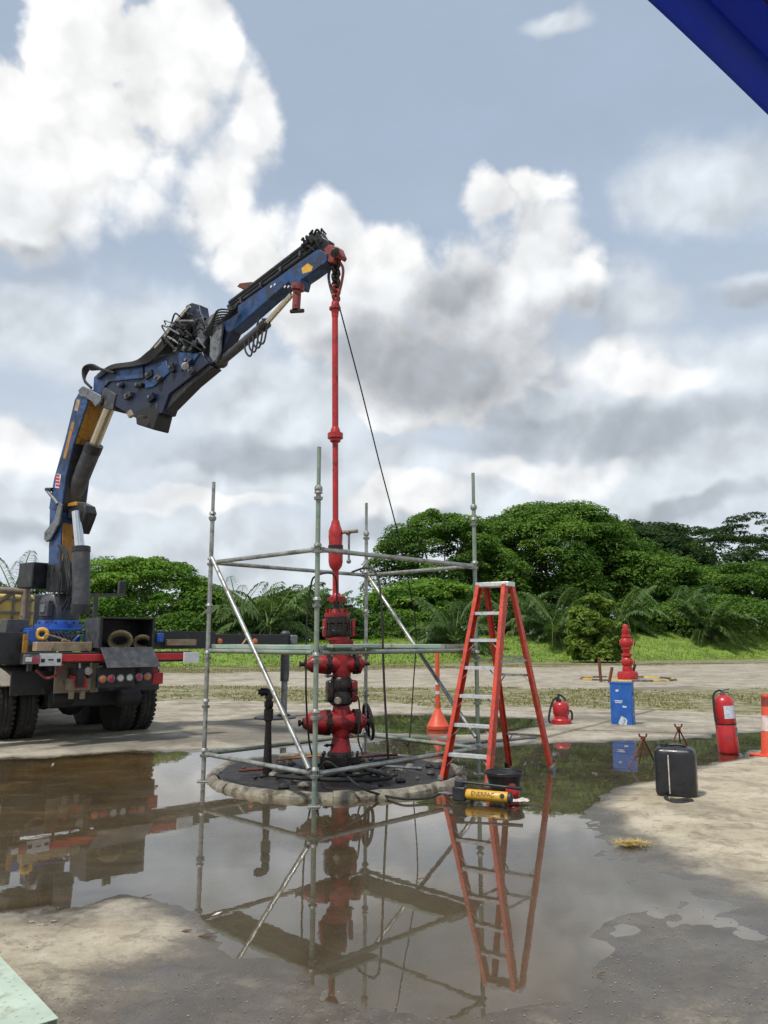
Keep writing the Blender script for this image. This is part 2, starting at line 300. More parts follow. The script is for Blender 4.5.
class MB:
    def __init__(s, mtx=None): s.v = []; s.f = []; s.m = mtx
    def add(s, vs, fs):
        o = len(s.v)
        s.v += [(s.m @ Vector(p)) if s.m else Vector(p) for p in vs]
        s.f += [tuple(i + o for i in f) for f in fs]; return s
    def box(s, c, size, R=None):
        c = Vector(c); h = Vector(size) / 2; vs = []
        for z in (-1, 1):
            for y in (-1, 1):
                for x in (-1, 1):
                    p = Vector((x * h.x, y * h.y, z * h.z)); vs.append(c + (R @ p if R else p))
        return s.add(vs, [(0, 2, 3, 1), (4, 5, 7, 6), (0, 1, 5, 4), (2, 6, 7, 3), (0, 4, 6, 2), (1, 3, 7, 5)])
    def bar(s, a, b, w, h, up=(0, 0, 1)):
        """rectangular bar from a to b; w sideways, h along up"""
        a, b = Vector(a), Vector(b); d = (b - a).normalized()
        sx = d.cross(Vector(up)).normalized(); sz = sx.cross(d).normalized()
        vs = []
        for p in (a, b):
            for i, j in ((-1, -1), (1, -1), (1, 1), (-1, 1)): vs.append(p + sx * (w / 2 * i) + sz * (h / 2 * j))
        return s.add(vs, [(0, 3, 2, 1), (4, 5, 6, 7), (0, 1, 5, 4), (1, 2, 6, 5), (2, 3, 7, 6), (3, 0, 4, 7)])
    def lathe(s, p0, axis, prof, n=18):
        """prof: (t along axis, radius)"""
        x, y, a = frame_of(axis); p0 = Vector(p0); vs = []; fs = []
        for t, r in prof:
            for k in range(n):
                an = 2 * math.pi * k / n; vs.append(p0 + a * t + (x * math.cos(an) + y * math.sin(an)) * r)
        for i in range(len(prof) - 1):
            for k in range(n):
                k2 = (k + 1) % n; fs.append((i * n + k, i * n + k2, (i + 1) * n + k2, (i + 1) * n + k))
        fs.append(tuple(reversed(range(n)))); L = (len(prof) - 1) * n; fs.append(tuple(L + k for k in range(n)))
        return s.add(vs, fs)
    def cyl(s, a, b, r, r2=None, n=16):
        a, b = Vector(a), Vector(b); return s.lathe(a, b - a, [(0, r), ((b - a).length, r if r2 is None else r2)], n)
    def tube(s, pts, r, n=8):
        pts = [Vector(p) for p in pts]; vs = []; fs = []
        x, y, a = frame_of(pts[1] - pts[0])
        for i, p in enumerate(pts):
            d = (pts[min(i + 1, len(pts) - 1)] - pts[max(i - 1, 0)]).normalized()
            x = (x - d * x.dot(d)).normalized(); y = d.cross(x)
            rr = r[i] if isinstance(r, (list, tuple)) else r
            for k in range(n):
                an = 2 * math.pi * k / n; vs.append(p + (x * math.cos(an) + y * math.sin(an)) * rr)
        for i in range(len(pts) - 1):
            for k in range(n):
                k2 = (k + 1) % n; fs.append((i * n + k, i * n + k2, (i + 1) * n + k2, (i + 1) * n + k))
        fs.append(tuple(reversed(range(n)))); L = (len(pts) - 1) * n; fs.append(tuple(L + k for k in range(n)))
        return s.add(vs, fs)
    def prism(s, poly, vec):
        """3-D outline pushed along vec"""
        vec = Vector(vec); n = len(poly); vs = [Vector(p) for p in poly] + [Vector(p) + vec for p in poly]
        nr = Vector((0, 0, 0))
        for i in range(n): nr += Vector(poly[i]).cross(Vector(poly[(i + 1) % n]))
        a, b = tuple(range(n)), tuple(range(2 * n - 1, n - 1, -1))
        sides = [(i, i + n, (i + 1) % n + n, (i + 1) % n) for i in range(n)]
        if nr.dot(vec) > 0: a, b, sides = a[::-1], b[::-1], [q[::-1] for q in sides]
        return s.add(vs, [a, b] + sides)
    def torus(s, c, axis, R, r, n=24, m=8, arc=1.0):
        x, y, a = frame_of(axis); c = Vector(c); k = int(n * arc)
        pts = [c + (x * math.cos(2 * math.pi * arc * i / k) + y * math.sin(2 * math.pi * arc * i / k)) * R for i in range(k + 1)]
        return s.tube(pts, r, m)
    def ball(s, c, r, n=14, sq=(1, 1, 1)):
        c = Vector(c); m = n // 2; vs = []; fs = []
        for i in range(m + 1):
            th = math.pi * i / m
            for k in range(n):
                ph = 2 * math.pi * k / n
                vs.append(c + Vector((math.sin(th) * math.cos(ph) * r * sq[0], math.sin(th) * math.sin(ph) * r * sq[1], math.cos(th) * r * sq[2])))
        for i in range(m):
            for k in range(n):
                k2 = (k + 1) % n; fs.append((i * n + k, (i + 1) * n + k, (i + 1) * n + k2, i * n + k2))
        return s.add(vs, fs)
    def mesh(s, name, m, root=None, sharp=38):
        me = bpy.data.meshes.new(name)
        inv = ROOTM[root].inverted() if root in ROOTM else None
        me.from_pydata([tuple(inv @ p) if inv else tuple(p) for p in s.v], [], s.f)
        me.materials.append(m if not isinstance(m, str) else M[m])
        me.polygons.foreach_set('use_smooth', [True] * len(me.polygons))
        me.set_sharp_from_angle(angle=math.radians(sharp)); me.update()
        return me
    def build(s, name, m, parent=None, bevel=0.0, sharp=38, local=False):
        """one mesh object; vertices are given in world space unless local"""
        root = parent
        while root is not None and root.parent is not None: root = root.parent
        me = s.mesh(name, m, None if local else root, sharp)
        o = bpy.data.objects.new(name, me); link(o)
        if parent is not None: o.parent = parent
        if bevel:
            b = o.modifiers.new('bevel', 'BEVEL'); b.width = bevel; b.segments = 2; b.limit_method = 'ANGLE'; b.angle_limit = math.radians(40)
        return o
def lettering(text, size, mtx, m, parent, depth=0.0015):
    root = parent
    while root.parent is not None: root = root.parent
    cu = bpy.data.curves.new('lettering', 'FONT'); cu.body = text; cu.size = size; cu.extrude = depth; cu.align_x = 'CENTER'; cu.align_y = 'CENTER'
    cu.materials.append(M[m]); tmp = bpy.data.objects.new('lettering', cu); link(tmp)
    bpy.context.view_layer.update(); me = bpy.data.meshes.new_from_object(tmp.evaluated_get(bpy.context.evaluated_depsgraph_get())); bpy.data.objects.remove(tmp)
    if not me.materials: me.materials.append(M[m])
    o = bpy.data.objects.new('lettering', me); link(o); o.parent = parent
    o.matrix_local = ROOTM[root].inverted() @ mtx
    return o
def spline(pts, n=6):
    """Catmull-Rom through pts"""
    P = [Vector(p) for p in pts]; P = [P[0] * 2 - P[1]] + P + [P[-1] * 2 - P[-2]]; o = []
    for i in range(1, len(P) - 2):
        for k in range(n):
            t = k / n; a, b, c, d = P[i - 1:i + 3]
            o.append(0.5 * ((2 * b) + (c - a) * t + (2 * a - 5 * b + 4 * c - d) * t * t + (3 * b - a - 3 * c + d) * t ** 3))
    o.append(P[-2]); return o
# ------------------------------------------------------------------ ground, puddle, bank
def fbm2(x, y, seed, octs=5, gain=0.5):
    """value noise, vectorised"""
    tot = np.zeros_like(x); amp = 1.0; nrm = 0.0
    for o in range(octs):
        f = 2.0 ** o
        xx, yy = x * f + 13.7 * o + seed, y * f + 7.3 * o - seed
        xi, yi = np.floor(xx), np.floor(yy); fx, fy = xx - xi, yy - yi
        fx = fx * fx * (3 - 2 * fx); fy = fy * fy * (3 - 2 * fy)
        def h(a, b):
            v = np.sin(a * 127.1 + b * 311.7 + seed * 17.3) * 43758.5453; return v - np.floor(v)
        v = (h(xi, yi) * (1 - fx) + h(xi + 1, yi) * fx) * (1 - fy) + (h(xi, yi + 1) * (1 - fx) + h(xi + 1, yi + 1) * fx) * fy
        tot += v * amp; nrm += amp; amp *= gain
    return tot / nrm * 2 - 1
def poly_sd(x, y, poly):
    """signed distance, negative inside"""
    d2 = np.full(x.shape, 1e12); ins = np.zeros(x.shape, bool); n = len(poly)
    for i in range(n):
        ax, ay = poly[i]; bx, by = poly[(i + 1) % n]
        ex, ey = bx - ax, by - ay; wx, wy = x - ax, y - ay
        t = np.clip((wx * ex + wy * ey) / (ex * ex + ey * ey), 0, 1)
        d2 = np.minimum(d2, (wx - ex * t) ** 2 + (wy - ey * t) ** 2)
        c = ((ay > y) != (by > y)) & (x < (bx - ax) * (y - ay) / (by - ay + 1e-12) + ax); ins ^= c
    d = np.sqrt(d2); return np.where(ins, -d, d)
def gp(pts): return [tuple(G(*p)[:2]) for p in pts]
# outlines of the standing water and of the damp concrete, as they lie on the slab
puddle = gp([(-60, 764), (60, 758), (150, 753), (205, 752), (260, 748), (420, 738), (470, 748), (520, 744), (560, 742), (640, 741), (700, 737), (768, 731), (840, 728),
             (840, 742), (760, 752), (715, 765), (660, 778), (606, 792), (580, 812), (585, 850), (615, 900), (600, 960), (545, 1008), (430, 1022), (330, 1008), (280, 980),
             (215, 950), (180, 915), (120, 902), (60, 910), (-60, 914)])
puddle2 = gp([(362, 717), (400, 715), (448, 716), (536, 719), (520, 730), (440, 735), (372, 733)])
damp = gp([(520, 800), (600, 800), (640, 830), (700, 862), (768, 884), (900, 930), (900, 1060), (200, 1060), (150, 1010), (230, 960), (400, 900)])
damp2 = gp([(70, 985), (170, 955), (260, 950), (420, 985), (420, 1060), (-80, 1060), (-80, 1012)])
dry = gp([(608, 797), (660, 775), (720, 764), (830, 748), (900, 900), (768, 880), (700, 858), (640, 825)])
sand = gp([(-80, 925), (80, 918), (170, 930), (185, 965), (150, 1000), (120, 1060), (-80, 1060)])
stain_pts = [gp([(190, 733), (260, 712), (330, 716), (330, 735), (240, 748)]), gp([(60, 741), (130, 738), (200, 741), (140, 750), (40, 752)]),
             gp([(590, 692), (700, 691), (690, 687), (600, 688)]), gp([(500, 733), (580, 722), (700, 724), (620, 716), (540, 716)])]
def lineY(x, y, a, b):
    """signed: positive beyond the ground line through two pixels"""
    p, q = G(*a), G(*b); n = Vector((-(q - p).y, (q - p).x, 0)).normalized()
    if n.y < 0: n = -n
    return (x - p.x) * n.x + (y - p.y) * n.y
def fields(x, y):
    wob = 0.42 * fbm2(x * 0.9, y * 0.9, 3.1, 6, 0.6)
    sd_ = np.minimum(poly_sd(x, y, puddle) + wob, poly_sd(x, y, puddle2) + 0.8 * wob)
    dm = np.minimum(poly_sd(x, y, damp), poly_sd(x, y, damp2)) + wob
    fine = fbm2(x * 2.2, y * 2.2, 8.7, 6, 0.55)
    z = 0.024 * np.tanh(sd_ / 0.5) + 0.013 * fine
    dz = 0.0004 + 0.0085 * fbm2(x * 2.3, y * 2.3, 5.5, 6, 0.68)
    w = 1 / (1 + np.exp(np.clip(dm / 0.18, -30, 30)))
    z = np.where(sd_ > 0, z * (1 - w) + np.minimum(z, dz) * w, z)
    s = fbm2(x * 0.5, y * 0.9, 2.2, 5)
    # strips: grass between slab and far road, dirt before the bank
    a = lineY(x, y, (0, 697), (768, 714)) + 1.5 * s
    b = lineY(x, y, (0, 687), (768, 690)) + 1.5 * s
    c = lineY(x, y, (0, 677), (768, 664)) + 1.6 * s
    v1 = np.clip(a / 0.5 + 0.5, 0, 1) * np.clip(-b / 0.7 + 0.5, 0, 1)
    v2 = np.clip(c / 1.5 + 0.5, 0, 1)
    verge = np.maximum(v1, v2)
    st = np.zeros_like(x)
    for i, p in enumerate(stain_pts):
        st = np.maximum(st, np.clip(0.5 - (poly_sd(x, y, p) + 0.6 * fbm2(x * 1.3, y * 1.3, 20 + i, 5)) / 0.35, 0, 1))
    dr = np.clip(0.5 - (poly_sd(x, y, dry) + wob) / 0.4, 0, 1)
    sn = np.clip(0.5 - (poly_sd(x, y, sand) + wob) / 0.3, 0, 1)
    z = z + 0.02 * verge * (0.6 + 0.5 * fine) + 0.01 * dr
    return z, verge, st, np.maximum(dr, 0.7 * sn)
def axis_steps(lo, a, b, hi, d, g):
    mid = list(np.arange(a, b, d)); s = d; up = []; p = mid[-1]
    while p < hi: s *= g; p += s; up.append(p)
    s = d; dn = []; p = a
    while p > lo: s *= g; p -= s; dn.append(p)
    return np.array(dn[::-1] + mid + up)
gx = axis_steps(-1500, -8.0, 6.2, 1500, 0.05, 1.07)
gy = axis_steps(-400, 2.9, 13.0, 3000, 0.05, 1.022)
XX, YY = np.meshgrid(gx, gy)
ZZ, VG, ST, DR = fields(XX, YY)
gfar = np.clip((np.hypot(XX, YY - 10) - 60) / 100, 0, 1)
ZZ = ZZ * (1 - gfar)
nx, ny = len(gx), len(gy)
def grid_mesh(name, X, Y, Z, m, attrs=()):
    ny_, nx_ = X.shape
    me = bpy.data.meshes.new(name)
    co = np.stack([X, Y, Z], -1).reshape(-1, 3)
    idx = np.arange(nx_ * ny_).reshape(ny_, nx_)
    q = np.stack([idx[:-1, :-1], idx[:-1, 1:], idx[1:, 1:], idx[1:, :-1]], -1).reshape(-1, 4)
    me.vertices.add(len(co)); me.vertices.foreach_set('co', co.astype(np.float32).ravel())
    me.loops.add(q.size); me.loops.foreach_set('vertex_index', q.astype(np.int32).ravel())
    me.polygons.add(len(q)); me.polygons.foreach_set('loop_start', np.arange(0, q.size, 4, dtype=np.int32))
    me.polygons.foreach_set('use_smooth', np.ones(len(q), bool))
    for an, av in attrs:
        at_ = me.attributes.new(an, 'FLOAT', 'POINT'); at_.data.foreach_set('value', av.astype(np.float32).ravel())
    me.update(); me.validate(); me.materials.append(m)
    o = bpy.data.objects.new(name, me); return link(o)

gm = bpy.data.materials.new('concrete_yard'); gm.use_nodes = True
T = NT(gm.node_tree); b = T.n['Principled BSDF']
geo = T.node('ShaderNodeNewGeometry'); pos = geo.outputs['Position']
sz = T.node('ShaderNodeSeparateXYZ'); T.l.new(pos, sz.inputs[0])
def attr(n): return T.node('ShaderNodeAttribute', attribute_name=n).outputs['Fac']
stretch = T.vmath('MULTIPLY', pos, (0.85, 1.15, 1.0))
nL = T.noise(pos, 0.35, 6, 0.6); nM = T.noise(stretch, 1.6, 8, 0.65); nF = T.noise(pos, 14.0, 8, 0.7); nS = T.noise(pos, 70.0, 4, 0.7)
conc = T.mix(T.ramp(nM, 0.32, 0.68), (0.235, 0.20, 0.145), (0.43, 0.385, 0.30))
conc = T.mix(T.math('MULTIPLY', T.ramp(nL, 0.35, 0.65), 0.40), conc, (0.56, 0.51, 0.415))
conc = T.mix(T.math('MULTIPLY', T.ramp(nF, 0.52, 0.70), 0.40), conc, (0.17, 0.14, 0.10))
conc = T.mix(T.math('MULTIPLY', T.ramp(nS, 0.55, 0.72), 0.45), conc, (0.12, 0.10, 0.08))
dryc = T.mix(T.ramp(nM, 0.3, 0.7), (0.38, 0.32, 0.22), (0.55, 0.485, 0.36))
dryc = T.mix(T.math('MULTIPLY', T.ramp(nF, 0.5, 0.68), 0.55), dryc, (0.26, 0.20, 0.13))
conc = T.mix(attr('dry'), conc, dryc)
nP = T.noise(pos, 1.1, 9, 0.72, 0.6); nQ = T.noise(pos, 4.5, 9, 0.75, 0.8); nG = T.noise(pos, 190.0, 2, 0.6)
conc = T.mix(T.math('MULTIPLY', T.ramp(nP, 0.48, 0.62), 0.55), conc, (0.165, 0.135, 0.090))
conc = T.mix(T.math('MULTIPLY', T.ramp(nQ, 0.52, 0.62), 0.45), conc, (0.115, 0.095, 0.066))
conc = T.mix(T.math('MULTIPLY', T.ramp(nQ, 0.44, 0.34), 0.45), conc, (0.52, 0.475, 0.385))
conc = T.mix(T.math('MULTIPLY', T.ramp(nG, 0.60, 0.70), 0.5), conc, (0.09, 0.08, 0.065))
for (pa_, pb_) in (((0, 706), (300, 704)), ((470, 711), (768, 719)), ((548, 738), (640, 715)), ((300, 725), (768, 736)), ((0, 681), (768, 676))):
    A_, B_ = G(*pa_), G(*pb_); nn_ = Vector((-(B_ - A_).y, (B_ - A_).x, 0)).normalized(); dd_ = (B_ - A_).normalized(); Ln = (B_ - A_).length
    rel_ = T.vmath('SUBTRACT', pos, tuple(A_))
    dist_ = T.math('ABSOLUTE', T.math('ADD', T.vmath('DOT_PRODUCT', rel_, tuple(nn_), out=1), T.math('MULTIPLY', T.math('SUBTRACT', nM, 0.5), 0.12)))
    al_ = T.vmath('DOT_PRODUCT', rel_, tuple(dd_), out=1)
    on_ = T.math('MULTIPLY', T.math('GREATER_THAN', al_, -2.0), T.math('LESS_THAN', al_, Ln + 2.0))
    jf = T.math('MULTIPLY', T.math('MULTIPLY', T.ramp(dist_, 0.02, 0.09, 1.0, 0.0), on_), T.ramp(nF, 0.25, 0.6))
    conc = T.mix(T.math('MULTIPLY', jf, 0.8), conc, (0.06, 0.055, 0.035))
conc = T.mix(T.math('MULTIPLY', T.math('MULTIPLY', attr('stain'), T.ramp(nM, 0.25, 0.6)), 0.75), conc, (0.11, 0.10, 0.085))
vn = T.noise(pos, 2.4, 8, 0.72)
ver = T.mix(T.ramp(vn, 0.40, 0.60), (0.105, 0.120, 0.030), (0.33, 0.280, 0.19))
ver = T.mix(T.math('MULTIPLY', T.ramp(nF, 0.5, 0.66), 0.6), ver, (0.10, 0.105, 0.03))
vf = T.ramp(T.math('ADD', attr('verge'), T.math('MULTIPLY', T.math('SUBTRACT', T.noise(pos, 0.8, 8, 0.7), 0.5), 2.6)), 0.25, 0.70)
conc = T.mix(vf, conc, ver)
wn = T.math('MULTIPLY', T.math('SUBTRACT', nF, 0.5), 0.016)
wn = T.math('ADD', wn, T.math('MULTIPLY', T.math('SUBTRACT', nS, 0.5), 0.012))
wn = T.math('ADD', wn, T.math('MULTIPLY', T.math('SUBTRACT', nM, 0.5), 0.014))
wet = T.ramp(T.math('ADD', sz.outputs[2], wn), 0.016, 0.001)
mud = T.mix(T.ramp(nM, 0.3, 0.7), (0.145, 0.100, 0.052), (0.26, 0.190, 0.108))
mud = T.mix(T.ramp(T.noise(pos, 0.45, 4, 0.6), 0.42, 0.60, 0.0, 0.75), mud, (0.105, 0.094, 0.078))
silt = T.noise(T.vmath('MULTIPLY', pos, (0.55, 1.7, 1.0)), 1.2, 8, 0.7, 0.5)
mud = T.mix(T.ramp(silt, 0.52, 0.62, 0.0, 0.7), mud, (0.30, 0.225, 0.135))
mud = T.mix(T.ramp(silt, 0.42, 0.30, 0.0, 0.7), mud, (0.05, 0.04, 0.025))
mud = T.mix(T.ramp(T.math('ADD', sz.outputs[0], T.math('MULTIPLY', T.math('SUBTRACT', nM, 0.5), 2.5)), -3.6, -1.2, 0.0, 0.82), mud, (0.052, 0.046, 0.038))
deep = T.ramp(sz.outputs[2], 0.002, -0.014)
wetc = T.mix(1.0, conc, (0.20, 0.17, 0.135, 1), 'MULTIPLY')
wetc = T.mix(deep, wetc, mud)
nearw = T.math('MULTIPLY', wet, T.ramp(T.noise(pos, 3.0, 5, 0.6), 0.3, 0.75, 0.75, 1.0))
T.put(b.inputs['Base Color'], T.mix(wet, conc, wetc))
T.put(b.inputs['Roughness'], T.math('SUBTRACT', 0.92, T.math('MULTIPLY', nearw, 0.80)))
T.put(b.inputs['IOR'], T.math('ADD', 1.45, T.math('MULTIPLY', wet, 0.3)))
bn = T.node('ShaderNodeBump'); bn.inputs['Distance'].default_value = 0.02
T.put(bn.inputs['Strength'], T.math('SUBTRACT', 0.45, T.math('MULTIPLY', wet, 0.39)))
T.put(bn.inputs['Height'], T.math('ADD', nF, T.math('MULTIPLY', nS, 0.5))); T.l.new(bn.outputs[0], b.inputs['Normal'])
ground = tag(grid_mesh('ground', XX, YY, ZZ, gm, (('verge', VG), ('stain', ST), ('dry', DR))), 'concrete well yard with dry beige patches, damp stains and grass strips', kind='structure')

# ---- water: a thin still film over the low spots
wm = bpy.data.materials.new('standing_rain_water'); wm.use_nodes = True
T = NT(wm.node_tree); T.n.remove(T.n['Principled BSDF']); o = T.n['Material Output']
geo = T.node('ShaderNodeNewGeometry'); pos = geo.outputs['Position']
cosv = T.math('ABSOLUTE', T.vmath('DOT_PRODUCT', geo.outputs['Incoming'], geo.outputs['Normal'], out=1))
frs = T.math('ADD', 0.035, T.math('MULTIPLY', T.math('POWER', T.math('SUBTRACT', 1.0, cosv), 3.8), 0.96), clamp=True)
gl = T.node('ShaderNodeBsdfGlossy'); gl.inputs['Roughness'].default_value = 0.012
tr = T.node('ShaderNodeBsdfTransparent'); tr.inputs[0].default_value = (0.93, 0.88, 0.76, 1)
bn = T.node('ShaderNodeBump'); bn.inputs['Strength'].default_value = 0.025; bn.inputs['Distance'].default_value = 0.01
T.put(bn.inputs['Height'], T.noise(pos, 6.0, 3, 0.5)); T.l.new(bn.outputs[0], gl.inputs['Normal'])
mx = T.node('ShaderNodeMixShader'); T.put(mx.inputs[0], frs); T.l.new(tr.outputs[0], mx.inputs[1]); T.l.new(gl.outputs[0], mx.inputs[2])
T.l.new(mx.outputs[0], o.inputs[0])
wb = MB(); wb.add([(-9.5, 2.2, 0), (7.5, 2.2, 0), (7.5, 17.5, 0), (-9.5, 17.5, 0)], [(0, 1, 2, 3)])
water = tag(wb.build('puddle_water', wm), 'shallow muddy rainwater puddle mirroring the scaffold and sky', kind='structure')

# ---- grassy bank beyond the far road
def bank_profile(X, Y):
    p, q = G(0, 671), G(768, 660); n = Vector((-(q - p).y, (q - p).x, 0)).normalized()
    if n.y < 0: n = -n
    dd = (X - p.x) * n.x + (Y - p.y) * n.y
    hgt = np.clip(0.9 + (X + 20) / 60 * 1.9, 0.7, 3.0)
    t = np.clip(dd / 9.0, 0, 1); t = t * t * (3 - 2 * t)
    return -0.15 + (hgt + 0.15) * t + 0.12 * t * fbm2(X * 0.4, Y * 0.4, 4.4, 4), dd
bx, by = np.meshgrid(np.arange(-75, 95, 0.7), np.arange(30, 135, 0.7))
bz, bdd = bank_profile(bx, by)
bm_ = mat('grassy_soil', (0.15, 0.225, 0.034), 0.9, 0, 0.3, 0.8, 0.5, 6, (0.16, 0.16, 0.05), 0.35, 0.5)
# the sheet starts just below the yard, so its foot is buried
tag(grid_mesh('grass_bank_terrain', bx, by, np.where(bdd < -1, -0.5, bz), bm_), 'low green bank rising beyond the far concrete road', kind='structure')
rng = np.random.default_rng(5)
def blades(name, px, py, pz, h, w, m, label, lean=0.5):
    n = len(px); a = rng.uniform(0, 2 * np.pi, n); h = h * rng.uniform(0.5, 1.3, n); w = w * rng.uniform(0.6, 1.3, n)
    la = rng.uniform(0, 2 * np.pi, n); ll = lean * h * rng.uniform(0.2, 1, n)
    base = np.stack([px, py, pz], -1); dx = np.stack([np.cos(a) * w, np.sin(a) * w, 0 * a], -1)
    tip = base + np.stack([np.cos(la) * ll, np.sin(la) * ll, h], -1)
    co = np.stack([base - dx, base + dx, tip], 1).reshape(-1, 3)
    me = bpy.data.meshes.new(name); me.vertices.add(3 * n); me.vertices.foreach_set('co', co.astype(np.float32).ravel())
    me.loops.add(3 * n); me.loops.foreach_set('vertex_index', np.arange(3 * n, dtype=np.int32))
    me.polygons.add(n); me.polygons.foreach_set('loop_start', np.arange(0, 3 * n, 3, dtype=np.int32))
    t = me.attributes.new('tint', 'FLOAT', 'FACE'); cl = 0.5 + 0.5 * fbm2(px * 0.5, py * 0.5, 9.9, 4)
    t.data.foreach_set('value', np.clip(cl * 0.7 + rng.uniform(-0.2, 0.5, n), 0, 1).astype(np.float32))
    me.update(); me.validate(); me.materials.append(M[m]); o = bpy.data.objects.new(name, me); link(o)
    return tag(o, label, 'grass', kind='stuff')
N = 150000
px_ = rng.uniform(-45, 62, N); py_ = rng.uniform(36, 78, N); pz_, dd_ = bank_profile(px_, py_)
k = (dd_ > -0.8 + 0.9 * fbm2(px_ * 0.3, py_ * 0.3, 1.0, 3)) & (dd_ < 13) & (np.abs(px_) < 0.56 * py_ + 4)
blades('grass', px_[k], py_[k], pz_[k] - 0.03, 0.15, 0.06, 'grass', 'long bright green grass covering the bank')
N = 260000
px_ = rng.uniform(-22, 32, N); py_ = rng.uniform(14, 52, N); fz, vg, _, _ = fields(px_, py_)
cl = 0.6 * fbm2(px_ * 0.9, py_ * 0.9, 6.1, 5) + 0.7 * fbm2(px_ * 0.22, py_ * 0.45, 2.7, 4)
k = (vg > 0.35) & (cl > -0.10 + 0.08 * (px_ > 4)) & (np.abs(px_) < 0.56 * py_ + 2) & (rng.uniform(0, 1, N) < 0.8)
blades('verge_grass', px_[k], py_[k], fz[k] - 0.01, 0.055, 0.022, 'dry_grass', 'sparse trampled grass on the strips between slabs', 0.9)
# ------------------------------------------------------------------ trees, palms, bushes
def leaf_mesh(name, C, Nrm, size, m, tint):
    """rhombic leaf faces at C with normals Nrm"""
    n = len(C); r = rng.normal(size=(n, 3)); u = np.cross(Nrm, r); u /= np.linalg.norm(u, axis=1, keepdims=True) + 1e-9
    v = np.cross(Nrm, u); v /= np.linalg.norm(v, axis=1, keepdims=True) + 1e-9
    s = (size * rng.uniform(0.4, 1.6, n))[:, None]
    fold = Nrm * s * 0.25
    co = np.stack([C - u * s, C - v * s * 0.55 + fold, C + u * s, C + v * s * 0.55 + fold], 1).reshape(-1, 3)
    me = bpy.data.meshes.new(name); me.vertices.add(4 * n); me.vertices.foreach_set('co', co.astype(np.float32).ravel())
    me.loops.add(4 * n); me.loops.foreach_set('vertex_index', np.arange(4 * n, dtype=np.int32))
    me.polygons.add(n); me.polygons.foreach_set('loop_start', np.arange(0, 4 * n, 4, dtype=np.int32))
    t = me.attributes.new('tint', 'FLOAT', 'FACE'); t.data.foreach_set('value', np.clip(tint, 0, 1).astype(np.float32))
    me.update(); me.validate(); me.materials.append(M[m]); return me
def pad_leaves(pads, per, up=0.55):
    Cs, Ns, Ts = [], [], []
    for c, rx, ry, rz, tone in pads:
        n = int(per * (rx * ry) ** 0.75) + 20
        d = rng.normal(size=(n, 3)); d /= np.linalg.norm(d, axis=1, keepdims=True)
        d[:, 2] = np.where(d[:, 2] < -0.35, -d[:, 2], d[:, 2])
        rad = rng.uniform(0.55, 1.06, n)[:, None] ** 0.6
        p = np.array(c) + d * rad * np.array([rx, ry, rz])
        nr = d * (1 - up) + np.array([0, 0, up]) + rng.normal(size=(n, 3)) * 0.35
        nr /= np.linalg.norm(nr, axis=1, keepdims=True)
        Cs.append(p); Ns.append(nr); Ts.append(tone + rng.uniform(-0.28, 0.28, n))
    return np.concatenate(Cs), np.concatenate(Ns), np.concatenate(Ts)
